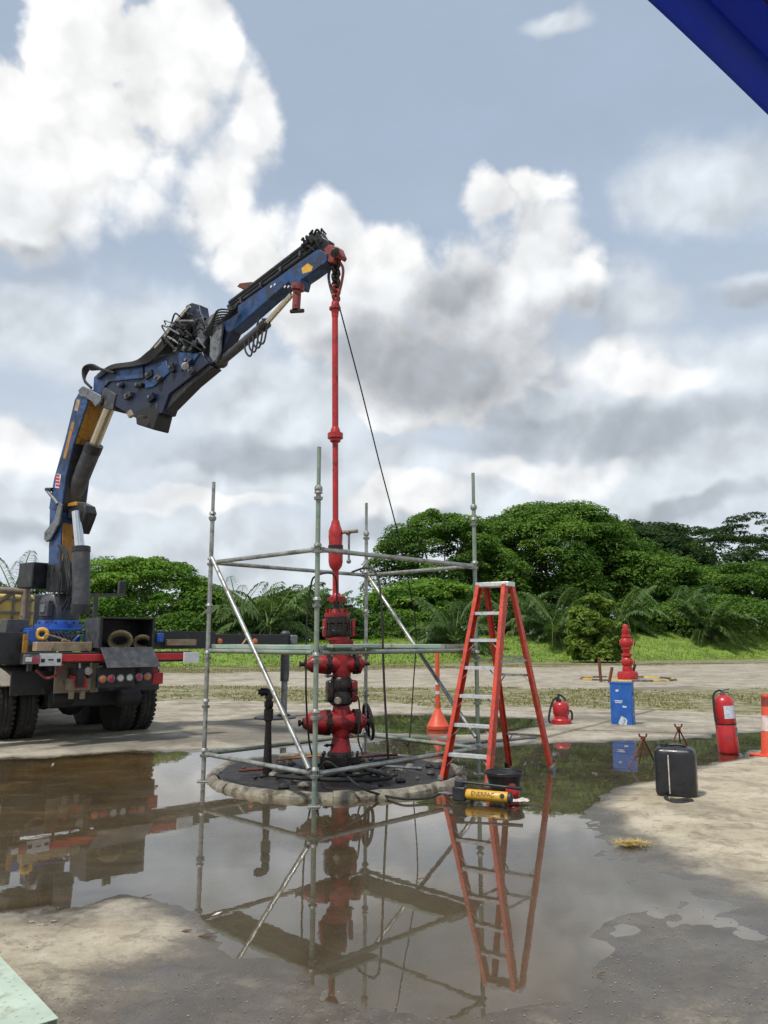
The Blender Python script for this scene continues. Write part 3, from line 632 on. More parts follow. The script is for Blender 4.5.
def tree(name, label, base, height, width, m, style, seed, leaf=0.26, dens=70, group=None, cat='tree'):
    R = random.Random(seed); root = thing(name, base, label, cat, group)
    H, Wd = height, width / 2; pads = []
    if style == 'umbrella':
        n = int(44 + Wd * 7); zc = H * 0.50
        for i in range(n):
            a = i * 2.39996 + R.uniform(-0.3, 0.3); q = math.sqrt((i + 0.5) / n) * R.uniform(0.9, 1.06)
            top = zc + (H - zc) * math.sqrt(max(0.02, 1 - q * q)) - R.uniform(0, 0.16) * H * (1 if R.random() < 0.5 else 0.3)
            top += R.choice((0, 0, 0, 0.045, -0.05)) * H
            r = Wd * R.uniform(0.12, 0.27)
            pads.append(((math.cos(a) * q * (Wd - r * 0.5), math.sin(a) * q * (Wd - r * 0.5), top - r * 0.4), r, r, r * R.uniform(0.34, 0.58), R.uniform(0.1, 0.95)))
        for i in range(int(n * 0.65)):
            a = R.uniform(0, 6.28); q = R.uniform(0.5, 1.0); r = Wd * R.uniform(0.15, 0.25)
            pads.append(((math.cos(a) * q * Wd, math.sin(a) * q * Wd, H * R.uniform(0.18, 0.6)), r, r, r * 0.7, R.uniform(0.1, 0.5)))
    elif style == 'open':
        n = 64
        for i in range(n):
            a = i * 2.39996; q = math.sqrt((i + 0.5) / n)
            r = Wd * R.uniform(0.10, 0.20)
            pads.append(((math.cos(a) * q * Wd, math.sin(a) * q * Wd, H * R.uniform(0.66, 0.97) - q * q * H * 0.14), r * 1.2, r * 1.2, r * 0.42, R.uniform(0.2, 0.7)))
    else:   # bushy: rounded to the ground
        n = int(20 + Wd * 7)
        for i in range(n):
            a = i * 2.39996; zt = R.uniform(0.12, 1.0); q = math.sqrt(max(0.03, 1 - (max(0, zt - 0.35) / 0.66) ** 2)) * R.uniform(0.65, 1.0)
            r = Wd * R.uniform(0.20, 0.33)
            pads.append(((math.cos(a) * q * (Wd - r * 0.6), math.sin(a) * q * (Wd - r * 0.6), zt * H - r * 0.45), r, r, r * R.uniform(0.45, 0.8), R.uniform(0.2, 0.85)))
    if name == 'young_tree':
        for i in range(18):
            a = i * 2.39996; r = Wd * R.uniform(0.28, 0.38); pads.append(((math.cos(a) * Wd * 0.62, math.sin(a) * Wd * 0.62, H * R.uniform(0.06, 0.32)), r, r, r * 0.8, R.uniform(0.2, 0.8)))
    leaf *= 0.52; C, Nn, Tt = pad_leaves(pads, dens * 2.0)
    me = leaf_mesh('crown', C, Nn, leaf, m, Tt); o = bpy.data.objects.new('crown', me); link(o); o.parent = root
    tr = MB(); fork = H * (0.36 if style != 'bushy' else 0.18); r0 = max(0.07, H * 0.028)
    bend = Vector((R.uniform(-0.3, 0.3), R.uniform(-0.3, 0.3), 0))
    tr.tube(spline([(0, 0, -0.3), Vector((0, 0, fork * 0.5)) + bend * 0.5, Vector((0, 0, fork)) + bend], 4), [r0 * (1.25 - 0.5 * i / 8) for i in range(9)], 9)
    ko = tr.build('trunk', 'bark', root, local=True)
    order = sorted(range(len(pads)), key=lambda i: -pads[i][1])[:12]
    for i in order:
        c = Vector(pads[i][0]); s = Vector((0, 0, fork * R.uniform(0.75, 1.0))) + bend
        mid = (s + c) / 2 + Vector((0, 0, -0.06 * H)); lb = MB()
        pts = spline([s, mid, c], 4); lb.tube(pts, [r0 * (0.7 if style == 'open' else 1.0) * (0.45 - 0.36 * j / (len(pts) - 1)) for j in range(len(pts))], 6)
        lb.build('limb', 'bark', ko, local=True)
    return root

def frond_mesh(name, L, rise, droop, seed, lw=0.085):
    R = np.random.default_rng(seed); n = 15; ts = np.linspace(0, 1, n)
    sp_ = np.stack([L * ts * (1 - 0.10 * ts), 0 * ts, rise * L * ts - droop * L * ts ** 2.2], -1)
    V, F, tint = [], [], []
    def quad(a, b, c, d, t): o = len(V); V.extend([a, b, c, d]); F.append((o, o + 1, o + 2, o + 3)); tint.append(t)
    for i in range(n - 1):
        w = 0.05 * (1 - ts[i]) + 0.012
        quad(sp_[i] + [0, -w, 0], sp_[i] + [0, w, 0], sp_[i + 1] + [0, w, 0], sp_[i + 1] + [0, -w, 0], 0.8)
    K = 34
    for k in range(K):
        t = 0.16 + 0.84 * k / K; p = np.array([np.interp(t, ts, sp_[:, j]) for j in range(3)])
        ll = L * 0.19 * (math.sin(math.pi * min(1, 0.15 + 0.85 * t)) ** 0.6 + 0.10)
        for s in (-1, 1):
            ln = ll * R.uniform(0.8, 1.1); up = R.uniform(0.0, 0.35); fw = R.uniform(0.35, 0.6)
            mid = p + np.array([fw * ln * 0.5, s * ln * 0.52, up * ln * 0.45]); tip = p + np.array([fw * ln, s * ln * 0.86, up * ln * 0.4 - ln * R.uniform(0.25, 0.6)])
            wv = np.array([lw, 0, 0.0]); t_ = R.uniform(0.15, 0.8)
            quad(p - wv * 0.5, p + wv * 0.5, mid + wv, mid - wv, t_); quad(mid - wv, mid + wv, tip + wv * 0.2, tip - wv * 0.2, t_)
    me = bpy.data.meshes.new(name); me.from_pydata([tuple(v) for v in V], [], F)
    a = me.attributes.new('tint', 'FLOAT', 'FACE'); a.data.foreach_set('value', np.array(tint, np.float32)); me.materials.append(M['palm']); return me
FROND = [frond_mesh('frond', 4.6, 1.25, 0.55, 1), frond_mesh('frond', 5.0, 0.85, 0.75, 2), frond_mesh('frond', 4.8, 0.42, 0.75, 3), frond_mesh('frond', 4.2, 0.05, 0.75, 4)]
def palm_trunk_mesh():
    b_ = MB(); b_.lathe((0, 0, -0.4), (0, 0, 1), [(0, 0.42), (0.4, 0.40)] + [(0.4 + 0.1 * i, 0.33 + 0.05 * (i % 2)) for i in range(1, 38)] + [(4.3, 0.25)], 12)
    return b_.mesh('trunk', 'bark')
PTRUNK = palm_trunk_mesh()
def palm(label, base, height, k, seed, group='oil palms among the background trees'):
    R = random.Random(seed); root = thing('oil_palm', base, label, 'palm tree', group, R.uniform(0, 6))
    t = bpy.data.objects.new('trunk', PTRUNK); link(t); t.parent = root; th = max(0.3, height - 3.2 * k); t.scale = (k, k, th / 4.0)
    for i in range(26):
        q = i / 25; fm = FROND[min(3, int(q * 4))]
        o = bpy.data.objects.new('frond', fm); link(o); o.parent = root
        o.location = (0, 0, th - 0.1 * k * q); o.rotation_euler = (R.uniform(-0.2, 0.2), R.uniform(-0.12, 0.12), i * 2.39996 + R.uniform(-0.25, 0.25))
        s = k * R.uniform(0.85, 1.1); o.scale = (s, s, s)
    return root
def gbase(px, Y):
    p = at(px, 640, Y); z = float(bank_profile(np.array([p.x]), np.array([p.y]))[0][0]); return (p.x, p.y, max(z, 0) - 0.05)
def hat(py, Y, base): return at(384, py, Y).z - base[2]
def wpx(w, Y): return w * Y / FPX * 1.03
def T_(name, label, px, Y0, top, w, m, style, seed, leaf=0.26, dens=70, group=None, cat='tree'):
    Y = Y0 * (1 + 0.20 * max(0, px - 250) / 518); b_ = gbase(px, Y); return tree(name, label, b_, hat(top, Y, b_), wpx(w, Y), m, style, seed, leaf, dens, group, cat)
TG = 'broadleaf trees beyond the bank'; BG = 'bushes along the foot of the trees'
T_('spreading_tree', 'wide pale green tree just behind the crane truck toolbox', 142, 62, 556, 150, 'leaf_light', 'umbrella', 11, 0.24, 85, TG)
T_('spreading_tree', 'smaller green tree filling the gap left of the scaffold post', 212, 66, 588, 70, 'leaf_mid', 'bushy', 12, 0.24, 70, TG)
T_('spreading_tree', 'tall round dark tree right behind the slack tag line', 442, 78, 511, 136, 'leaf_mid', 'umbrella', 13, 0.28, 85, TG)
T_('spreading_tree', 'tallest broad umbrella tree directly above the stepladder', 556, 84, 503, 190, 'leaf_mid', 'umbrella', 14, 0.30, 85, TG)
T_('spreading_tree', 'dark flat-topped tree between the tallest tree and the sky gap', 640, 100, 521, 150, 'leaf_far', 'umbrella', 15, 0.34, 70, TG)
T_('spreading_tree', 'distant open-crowned tree at the photo right edge with sky gaps', 742, 105, 512, 120, 'leaf_far', 'open', 16, 0.30, 70, TG)
T_('spreading_tree', 'bright green round tree low behind the deck right of the wellhead', 425, 66, 579, 130, 'leaf_light', 'umbrella', 17, 0.24, 85, TG)
T_('spreading_tree', 'mid green tree behind the stepladder top', 505, 74, 552, 72, 'leaf_mid', 'bushy', 18, 0.28, 60, TG)
T_('spreading_tree', 'leafy tree above the distant red wellhead', 640, 78, 550, 130, 'leaf_mid', 'umbrella', 19, 0.28, 80, TG)
T_('spreading_tree', 'bushy green tree at the right edge under the open-crowned tree', 750, 74, 562, 130, 'leaf_mid', 'umbrella', 20, 0.26, 85, TG)
T_('spreading_tree', 'green tree rising between two palms right of the young tree', 692, 80, 566, 110, 'leaf_mid', 'bushy', 21, 0.28, 60, TG)
T_('spreading_tree', 'dark green tree behind the palms left of the wellhead', 300, 82, 590, 110, 'leaf_dark', 'umbrella', 22, 0.28, 80, TG)
T_('young_tree', 'small yellow-green young tree standing on the bank before the palms', 595, 47, 596, 58, 'leaf_yell', 'bushy', 23, 0.27, 420, None)
for i, (px, Y, top, w, m, lab) in enumerate([
        (10, 60, 600, 80, 'leaf_dark', 'dark bush behind the yellow tank on the truck'), (180, 56, 612, 80, 'leaf_mid', 'bush under the pale tree above the bumper end'),
        (255, 60, 612, 80, 'leaf_dark', 'dark bush under the palm seen over the outrigger beam'), (335, 60, 606, 90, 'leaf_dark', 'dark bush directly behind the wellhead stack'),
        (395, 58, 610, 70, 'leaf_mid', 'low bush behind the hanging black hoses'), (470, 60, 600, 80, 'leaf_dark', 'dark bush behind the left stepladder rail'),
        (540, 62, 604, 80, 'leaf_dark', 'dark bush behind the right stepladder leg'), (625, 60, 604, 80, 'leaf_mid', 'low bush just right of the young tree'),
        (675, 60, 602, 90, 'leaf_mid', 'wide bush on the bank above the fire extinguisher side'), (735, 58, 596, 110, 'leaf_mid', 'wide leafy bush at the right end of the bank'),
        (575, 70, 588, 70, 'leaf_dark', 'dark bush behind the young tree crown'), (100, 58, 618, 100, 'leaf_mid', 'low bush behind the crane column foot'), (700, 66, 588, 80, 'leaf_dark', 'dark thicket bush below the sky gap')]):
    T_('bush', lab, px, Y, top, w, m, 'bushy', 40 + i, 0.22, 55, BG, 'bush')
for i, (px, Y, top, k, lab) in enumerate([
        (12, 66, 553, 1.0, 'palm with drooping fronds at the left edge above the tank'), (88, 70, 556, 0.9, 'palm mostly hidden behind the crane lift cylinder'),
        (268, 60, 572, 1.05, 'large pale palm between the left and middle scaffold posts'), (238, 68, 574, 0.9, 'palm just right of the left scaffold post'), (318, 66, 584, 0.85, 'palm close behind the middle scaffold post'),
        (455, 56, 600, 0.85, 'small palm left of the stepladder on the bank'), (556, 58, 584, 0.95, 'palm right of the stepladder above the canister'),
        (620, 62, 582, 0.85, 'palm half hidden behind the young tree'), (672, 64, 582, 1.0, 'palm above the blue box to its right'), (515, 66, 590, 0.8, 'palm showing through the stepladder'), (710, 60, 590, 0.85, 'palm at the right above the extinguisher')]):
    Y *= 0.94 * (1 + 0.20 * max(0, px - 250) / 518); b_ = gbase(px, Y); palm(lab, b_, hat(top, Y, b_) - 0.6, k, 70 + i)

# the wood goes on behind: one dense mass closing the gaps between the trunks
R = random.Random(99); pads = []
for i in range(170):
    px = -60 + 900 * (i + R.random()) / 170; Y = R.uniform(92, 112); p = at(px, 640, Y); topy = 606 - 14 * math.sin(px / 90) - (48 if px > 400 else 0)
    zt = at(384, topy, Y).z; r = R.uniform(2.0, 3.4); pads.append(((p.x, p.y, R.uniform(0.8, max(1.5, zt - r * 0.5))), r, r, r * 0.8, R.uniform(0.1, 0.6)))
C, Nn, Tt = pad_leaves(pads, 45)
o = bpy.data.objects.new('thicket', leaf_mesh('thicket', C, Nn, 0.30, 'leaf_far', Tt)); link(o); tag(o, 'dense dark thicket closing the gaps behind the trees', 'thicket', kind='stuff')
# ------------------------------------------------------------------ scaffold round the well
pN, pL = Vector((-0.645, 7.55, 0)), Vector((at(206, 700, 8.86).x, 8.86, 0))
e1 = (pL - pN); e1n = e1.normalized(); perp = Vector((-e1n.y, e1n.x, 0))
if perp.x < 0: perp = -perp
e2 = perp * 2.46
pR, pF = pN + e2, pL + e2
scaf = thing('scaffold', pN, 'square grey tube scaffold with cup joints standing round the wellhead', 'scaffold')
TR = 0.0242
def zof(p, py): return at(384, py, p.y).z
posts = {'N': (pN, 447), 'L': (pL, 482), 'R': (pR, 473), 'F': (pF, 503)}
for key, (p, top) in posts.items():
    zt = zof(p, top); m = 'galv_green' if key in 'NR' else 'galv'
    po = MB().cyl(p + Vector((0, 0, 0.005)), p + Vector((0, 0, zt - 0.42)), TR, n=14).build('standard', m, scaf)
    MB().cyl(p + Vector((0, 0, zt - 0.45)), p + Vector((0, 0, zt)), TR * 0.82, n=14).build('spigot', m, po)
    MB().lathe(p + Vector((0, 0, zt - 0.46)), (0, 0, 1), [(0, TR + .002), (0.02, 0.04), (0.05, 0.04), (0.07, TR + .002)], 14).build('collar', 'rim_band', po)
    MB().box(p + Vector((0, 0, 0.006)), (0.11, 0.11, 0.012)).build('base_plate', 'rim_band', po, 0.004)
    z = 0.29
    while z < zt - 0.3:
        c = MB(); c.lathe(p + Vector((0, 0, z - 0.035)), (0, 0, 1), [(0, TR + .002), (0, 0.040), (0.028, 0.046), (0.03, TR + .003)], 16)
        c.lathe(p + Vector((0, 0, z + 0.028)), (0, 0, 1), [(0, TR + .003), (0.004, 0.042), (0.026, 0.036), (0.036, TR + .002)], 16)
        c.build('cup_joint', 'rim_band', po); z += 0.525
def ledger(a, b, z, name='ledger', m='galv', za=None):
    d = (b - a).normalized(); z2 = z if za is None else za
    o = MB().cyl(a + d * 0.05 + Vector((0, 0, z)), b - d * 0.05 + Vector((0, 0, z2)), TR * 0.98, n=12).build(name, m, scaf)
    for p, s, zz in ((a, 1, z), (b, -1, z2)):
        MB().bar(p + d * (s * 0.03) + Vector((0, 0, zz)), p + d * (s * 0.085) + Vector((0, 0, zz)), 0.03, 0.055).build('ledger_blade', 'rim_band', o)
ZD, ZU, ZB = 1.40, 2.39, 0.29
for a, b in ((pN, pL), (pN, pR), (pL, pF), (pR, pF)):
    ledger(a, b, ZB, m='galv' if a is pN else 'galv_green'); ledger(a, b, ZD, m='galv_green' if a is pN else 'galv'); ledger(a, b, ZU)
MB().cyl(pL + Vector((0.02, -0.05, 2.44)), pN + Vector((-0.05, -0.03, 0.34)), TR, n=12).build('brace', 'galv', scaf)
MB().cyl(pF + Vector((0.04, -0.05, 2.36)), pR + Vector((-0.03, -0.05, 0.42)), TR, n=12).build('brace', 'galv', scaf)
# deck planks along the two parallel sides
def deck(a, b, inward, offs, m):
    d = (b - a).normalized()
    for o_ in offs:
        p, q = a + inward * o_ + d * 0.03 + Vector((0, 0, ZD + TR + 0.024)), b + inward * o_ - d * 0.03 + Vector((0, 0, ZD + TR + 0.024))
        pl = MB().bar(p, q, 0.225, 0.042).build('deck_plank', m, scaf, 0.004)
        for s, e in ((1, p), (-1, q)):
            MB().bar(e + d * (s * 0.002), e + d * (s * 0.09), 0.23, 0.05).build('end_cap', 'galv', pl, 0.003)
deck(pL, pN, perp, (0.14, 0.38), 'plank_green')
deck(pF, pR, -perp, (0.14, 0.38), 'plank_green')
# short transverse plank beside the middle post
MB().bar(pN + perp * 0.12 - e1n * 0.02 + Vector((0, 0, 1.462)), pN + perp * 0.75 - e1n * 0.02 + Vector((0, 0, 1.462)), 0.16, 0.03).build('toe_plank', 'plank_green', scaf, 0.003)

# ------------------------------------------------------------------ stepladder
FL, FR, BL, BR = G(441, 783), G(490, 788), G(508, 767), G(553, 771)
for p in (FL, FR, BL, BR): p.z = 0.0
lc = (FL + FR + BL + BR) / 4
lad = thing('stepladder', lc, 'tall red fibreglass stepladder with grey steps standing in the puddle', 'ladder')
Ht = 2.14
wv = (FR - FL + BR - BL).normalized(); dv = ((BL + BR) - (FL + FR)).normalized()
tc_ = FL.lerp(FR, 0.5).lerp(BL.lerp(BR, 0.5), 0.50)
tw = 0.36
TFL, TFR = tc_ - wv * (tw / 2) - dv * 0.07 + Vector((0, 0, Ht)), tc_ + wv * (tw / 2) - dv * 0.07 + Vector((0, 0, Ht))
TBL, TBR = tc_ - wv * (tw / 2) + dv * 0.08 + Vector((0, 0, Ht)), tc_ + wv * (tw / 2) + dv * 0.08 + Vector((0, 0, Ht))
def chan(a, b, out, w, dpt, inside):
    """C-section rail: web plus two flanges"""
    d = (b - a).normalized(); q = MB(); up = inside
    sx = d.cross(up).normalized()
    q.bar(a, b, dpt, 0.006, up); 
    for s in (-1, 1): q.bar(a + sx * (s * (dpt / 2 - 0.004)) + up * (w / 2), b + sx * (s * (dpt / 2 - 0.004)) + up * (w / 2), 0.007, w, up)
    return q
rails = []
for a, b, ins, dpt in ((FL, TFL, wv, 0.115), (FR, TFR, -wv, 0.115), (BL, TBL, wv, 0.088), (BR, TBR, -wv, 0.088)):
    d = (b - a).normalized(); ins = (ins - d * ins.dot(d)).normalized()
    r = chan(a, b, None, 0.042, dpt, ins).build('rail', 'ladder_red', lad, 0.002)
    MB().bar(a - d * 0.005, a + d * 0.07, dpt + 0.012, 0.045, ins).build('rail_foot', 'rubber' if a in (BL,) else 'steelgrey', r, 0.004); rails.append(r)
MB().box(tc_ + Vector((0, 0, Ht + 0.018)), (tw + 0.06, 0.20, 0.055), Matrix.Rotation(math.atan2(wv.y, wv.x), 3, 'Z')).build('top_cap', 'alu', lad, 0.008)
for i in range(1, 7):
    t = i / 7.0; a, b = FL.lerp(TFL, t), FR.lerp(TFR, t)
    st = MB(); st.bar(a, b, 0.085, 0.006); st.bar(a - dv * 0.04 - Vector((0, 0, 0.014)), b - dv * 0.04 - Vector((0, 0, 0.014)), 0.005, 0.03); st.bar(a + dv * 0.04 - Vector((0, 0, 0.014)), b + dv * 0.04 - Vector((0, 0, 0.014)), 0.005, 0.03)
    for g in range(5): st.bar(a + dv * (-0.03 + 0.015 * g) + Vector((0, 0, 0.004)), b + dv * (-0.03 + 0.015 * g) + Vector((0, 0, 0.004)), 0.004, 0.004)
    so = st.build('step', 'alu', lad)
    if i <= 5:
        for s, (e, f, rl0, rl1) in enumerate(((a, b, FL, TFL), (b, a, FR, TFR))):
            dd = (f - e).normalized(); MB().bar(e + dd * 0.13 - Vector((0, 0, 0.015)), rl0.lerp(rl1, t - 0.062) + dd * 0.02, 0.022, 0.004).build('step_brace', 'alu', so)
for t in (0.19, 0.52, 0.62):
    a, b = BL.lerp(TBL, t), BR.lerp(TBR, t); bo = MB().bar(a, b, 0.03, 0.025).build('rear_bar', 'galv', lad)
    for e, f, r0_, r1_ in ((a, b, BL, TBL), (b, a, BR, TBR)):
        dd = (f - e).normalized(); MB().bar(e + dd * 0.12, r0_.lerp(r1_, t - 0.06) + dd * 0.015, 0.02, 0.004).build('bar_brace', 'galv', bo)
for s, (a0, a1, b0, b1) in enumerate(((FL, TFL, BL, TBL), (FR, TFR, BR, TBR))):
    MB().bar(a0.lerp(a1, 0.60), b0.lerp(b1, 0.60), 0.006, 0.025).build('spreader', 'galv', lad)
# ------------------------------------------------------------------ well cellar, wellhead, lubricator pipe
WY = 9.3
WX = at(341, 760, WY).x
RC = Vector((at(338, 768, WY).x, WY, 0))
def pk(Y): return Y / FPX          # metres per pixel near that distance
cel = thing('well_cellar', RC, 'round concrete kerb ring of the well cellar full of oily sludge', 'well cellar')
def ring_piece(a0, a1, ri, ro, h, seed, n=9, z0=-0.06):
    R = random.Random(seed); b_ = MB(); vs = []; fs = []
    jr = [(R.uniform(-0.01, 0.01), R.uniform(-0.012, 0.012), R.uniform(-0.008, 0.006)) for _ in range(n + 1)]
    for i in range(n + 1):
        a = a0 + (a1 - a0) * i / n; c, s = math.cos(a), math.sin(a); j = jr[i]
        for r, z in ((ri, z0), (ri + 0.01 + j[0], h - 0.03 + j[2]), (ri + 0.04 + j[0], h + j[2]), (ro - 0.06 + j[1], h + j[2]), (ro - 0.015 + j[1], h - 0.04 + j[2]), (ro + j[1], z0)):
            vs.append(RC + Vector((c * r, s * r, z)))
    for i in range(n):
        for k in range(5): fs.append((i * 6 + k, i * 6 + k + 1, (i + 1) * 6 + k + 1, (i + 1) * 6 + k))
    fs.append((5, 4, 3, 2, 1, 0)); fs.append(tuple(n * 6 + k for k in range(6)))
    return b_.add(vs, fs)
for i in range(7):
    a0 = 2 * math.pi * i / 7 + 0.25; ring_piece(a0 + 0.0015, a0 + 2 * math.pi / 7 - 0.0015, 1.34, 1.48, 0.06 + 0.006 * (i % 3), i, 16).build('kerb_segment', 'concrete', cel)
nn = 30; vs = [RC + Vector((0, 0, 0.045))]; fs = []
for i in range(1, 13):
    for k in range(nn):
        a = 2 * math.pi * k / nn; r = 1.35 * i / 12
        p = RC + Vector((math.cos(a) * r, math.sin(a) * r, 0)); p.z = 0.045 + 0.045 * mnoise.fractal(Vector((p.x * 3, p.y * 3, 1.0)), 0.8, 2.0, 4); vs.append(p)
for k in range(nn): fs.append((0, 1 + k, 1 + (k + 1) % nn))
for i in range(11):
    for k in range(nn): fs.append((1 + i * nn + k, 1 + (i + 1) * nn + k, 1 + (i + 1) * nn + (k + 1) % nn, 1 + i * nn + (k + 1) % nn))
MB().add(vs, fs).build('sludge', 'sludge', cel)
for i in range(80):
    R = random.Random(i + 90); a = R.uniform(0, 6.28); r = R.uniform(0.3, 1.2)
    MB().ball(RC + Vector((math.cos(a) * r, math.sin(a) * r, 0.06)), R.uniform(0.02, 0.065), 8, (1, R.uniform(0.6, 1), 0.6)).build('stone', ('sludge', 'concrete', 'darkgrey', 'sludge')[i % 4], cel, sharp=20)

BX = Vector((0.965, 0.26, 0)).normalized()           # axis of the valve bonnets
def wz(py): return at(341, py, WY).z
def wl(px, py): return at(px, py, WY)
well = thing('wellhead', (WX, WY, 0), 'oily red wellhead valve stack inside the scaffold', 'wellhead')
def lat(name, m, prof, parent=None, n=22, px=341):
    """prof: (pixel y, pixel radius), bottom to top"""
    b_ = MB(); x = at(px, 700, WY).x
    b_.lathe((x, WY, 0), (0, 0, 1), [(wz(y), r * pk(WY)) for y, r in prof], n); return b_.build(name, m, parent or well)
def bolts(name, m, y0, y1, rad, k, parent, px=341, r=1.5):
    x = at(px, 700, WY).x
    for i in range(k):
        a = 2 * math.pi * (i + 0.5) / k; c = Vector((x + math.cos(a) * rad * pk(WY), WY + math.sin(a) * rad * pk(WY), 0))
        MB().cyl(c + Vector((0, 0, wz(y0))), c + Vector((0, 0, wz(y1))), r * pk(WY), n=6).build(name, m, parent)
bf = lat('base_flange', 'oily', [(772, 16), (763, 16), (763, 20), (755, 20), (755, 13), (751, 12)])
bolts('bolt', 'oily', 764, 752, 17.5, 8, bf)
lat('tubing_spool', 'well_red', [(757, 11), (748, 10), (736, 7.8), (733, 8), (700, 7.6), (700, 8.6), (690, 8.6)])
def valve(y, left, right, r, lcap, wheel):
    zc = wz(y); c = Vector((WX, WY, zc)); k = pk(WY); body = MB()
    # body block: waisted barrel along the bonnet axis plus a vertical barrel
    body.lathe(c - BX * (14 * k), BX, [(0, r * 0.86 * k), (4 * k, r * k), (24 * k, r * k), (28 * k, r * 0.86 * k)], 20)
    body.lathe(c - Vector((0, 0, 16 * k)), (0, 0, 1), [(0, 7.6 * k), (5 * k, 9 * k), (27 * k, 9 * k), (32 * k, 7.6 * k)], 20)
    vb = body.build('valve_body', 'well_red', well)
    for s, ext in ((-1, left), (1, right)):
        d = BX * s; q = MB(); p0 = c + d * (12 * k)
        q.lathe(p0, d, [(0, (r + 1.5) * k), (3.5 * k, (r + 1.5) * k)], 18); fl = q.build('bonnet_flange', 'oily', vb)
        q = MB(); q.lathe(p0 + d * (3.5 * k), d, [(0, (r + 0.8) * k), (3 * k, (r + 1) * k), ((ext - 6) * k, (r * 0.9) * k), ((ext - 3) * k, r * 0.6 * k), (ext * k, r * 0.45 * k)], 18)
        q.build('bonnet', 'well_red', vb)
        for i in range(8):
            a = 2 * math.pi * i / 8; x, y_, _ = frame_of(d); e = p0 + (x * math.cos(a) + y_ * math.sin(a)) * (r + 0.2) * k
            MB().cyl(e - d * (1.2 * k), e + d * (5 * k), 1.3 * k, n=6).build('bolt', 'oily', fl)
    e = c - BX * ((12 + left) * k)
    MB().lathe(e, -BX, [(0, 4.5 * k), (4 * k, 4.2 * k), (4 * k, 2 * k), (8 * k, 2 * k), (8 * k, 3.2 * k), (lcap * k, 3.2 * k)], 12).build('stem_cap', 'oily', vb)
    e = c + BX * ((12 + right) * k)
    MB().cyl(e - BX * (2 * k), e + BX * (9 * k), 1.8 * k, n=10).build('stem', 'oily', vb)
    if wheel:
        ax = (BX + Vector((0, 0, 0.16))).normalized()
        hw = MB(); hc = e + BX * (6 * k); hw.torus(hc, ax, 17 * k, 1.6 * k, 26, 8)
        x, y_, _ = frame_of(ax)
        for i in range(4):
            a = math.pi * i / 2 + 0.4; hw.cyl(hc, hc + (x * math.cos(a) + y_ * math.sin(a)) * 16.5 * k, 1.3 * k, n=6)
        hw.lathe(hc - ax * (2.5 * k), ax, [(0, 4 * k), (5 * k, 4 * k)], 10); hw.build('handwheel', 'oily', vb)
valve(722, 22, 9, 10.8, 6, True)
valve(664, 21, 7, 8.6, 9, False)
# clamp between the valves: two ears and a collar
lat('clamp_collar', 'oily', [(705, 9), (703, 11), (696, 11.5), (691, 10), (687, 11.5), (680, 11), (677, 9)])
for s in (-1, 1):
    MB().box(Vector((WX, WY, wz(691))) + BX * (s * 11.5 * pk(WY)), (7 * pk(WY), 15 * pk(WY), 21 * pk(WY)), Matrix.Rotation(math.atan2(BX.y, BX.x), 3, 'Z')).build('clamp_ear', 'oily' if s < 0 else 'well_red', well, 0.03)
lat('upper_spool', 'well_red', [(690, 8), (655, 8), (650, 9), (646, 12), (640, 12)])
fl = lat('lower_flange', 'well_red', [(647, 8), (643, 8.5), (640, 9.5), (640, 12), (637, 12)], px=337)
ram = lat('blowout_preventer', 'oily', [(640, 9), (638, 11.5), (635, 12.8), (631, 12.8), (630, 11.5), (624, 11.5), (623, 12.8), (617, 12.8), (616, 11)], px=336)
for s in (-1, 1):
    MB().box(Vector((WX - 0.04, WY, wz(628))) + BX * (s * 14 * pk(WY)), (3.4 * pk(WY), 10 * pk(WY), 17 * pk(WY)), Matrix.Rotation(math.atan2(BX.y, BX.x), 3, 'Z')).build('ram_cover', 'well_red', ram, 0.01)
tf = lat('top_flange', 'well_red', [(617, 12.5), (613, 12.5), (613, 6), (609, 4)], px=336)
bolts('bolt', 'well_red', 618, 609, 10.5, 10, tf, 336, 1.3); bolts('stud', 'oily', 634, 618, 11.8, 10, ram, 336, 1.2)
lat('neck', 'oily', [(614, 4.5), (608, 3.6), (600, 4)], px=335.5)
hu = lat('hammer_union', 'well_red', [(603, 4), (602, 6.5), (597, 7), (595, 4.5), (593, 3.4)], px=335.5)
for i in range(3):
    a = 2 * math.pi * i / 3 + 0.5
    MB().box(Vector((at(335.5, 700, WY).x + math.cos(a) * 0.095, WY + math.sin(a) * 0.095, wz(599.5))), (0.05, 0.04, 0.045), Matrix.Rotation(a, 3, 'Z')).build('union_lug', 'well_red', hu, 0.006)

# the lubricator pipe hangs from the hook and is screwed to the wellhead
lub = thing('lubricator_pipe', (at(335.5, 700, WY).x, WY, wz(593)), 'tall slim red lubricator pipe hanging from the crane hook above the wellhead', 'pipe')
pa, pb = at(335.7, 594, WY), at(335, 302, WY)
def pj(py): t = (594 - py) / (594 - 302); return pa.lerp(pb, t)
def plathe(name, m, prof, parent=lub, n=18):
    b_ = MB(); ax = (pb - pa).normalized(); b_.lathe(pa, ax, [((pj(y) - pa).length * (1 if y <= 594 else -1), r * pk(WY)) for y, r in prof], n); return b_.build(name, m, parent)
plathe('lower_pipe', 'pipe_red', [(596, 3.2), (568, 3.0), (565, 4)])
plathe('swage', 'pipe_red', [(572, 3.2), (568, 6.2), (564, 7.2), (552, 7.3), (546, 6.8), (540, 7.2), (534, 7.0), (529, 5), (524, 3.8)])
plathe('swage_clamp', 'oily', [(551, 7.7), (548, 7.7)])
plathe('middle_pipe', 'pipe_red', [(530, 3.0), (443, 3.0)])
u = plathe('union', 'pipe_red', [(447, 4), (446, 5.5), (443, 5.5), (443, 8), (438, 8), (438, 5.4), (435, 5), (432, 3.8)])
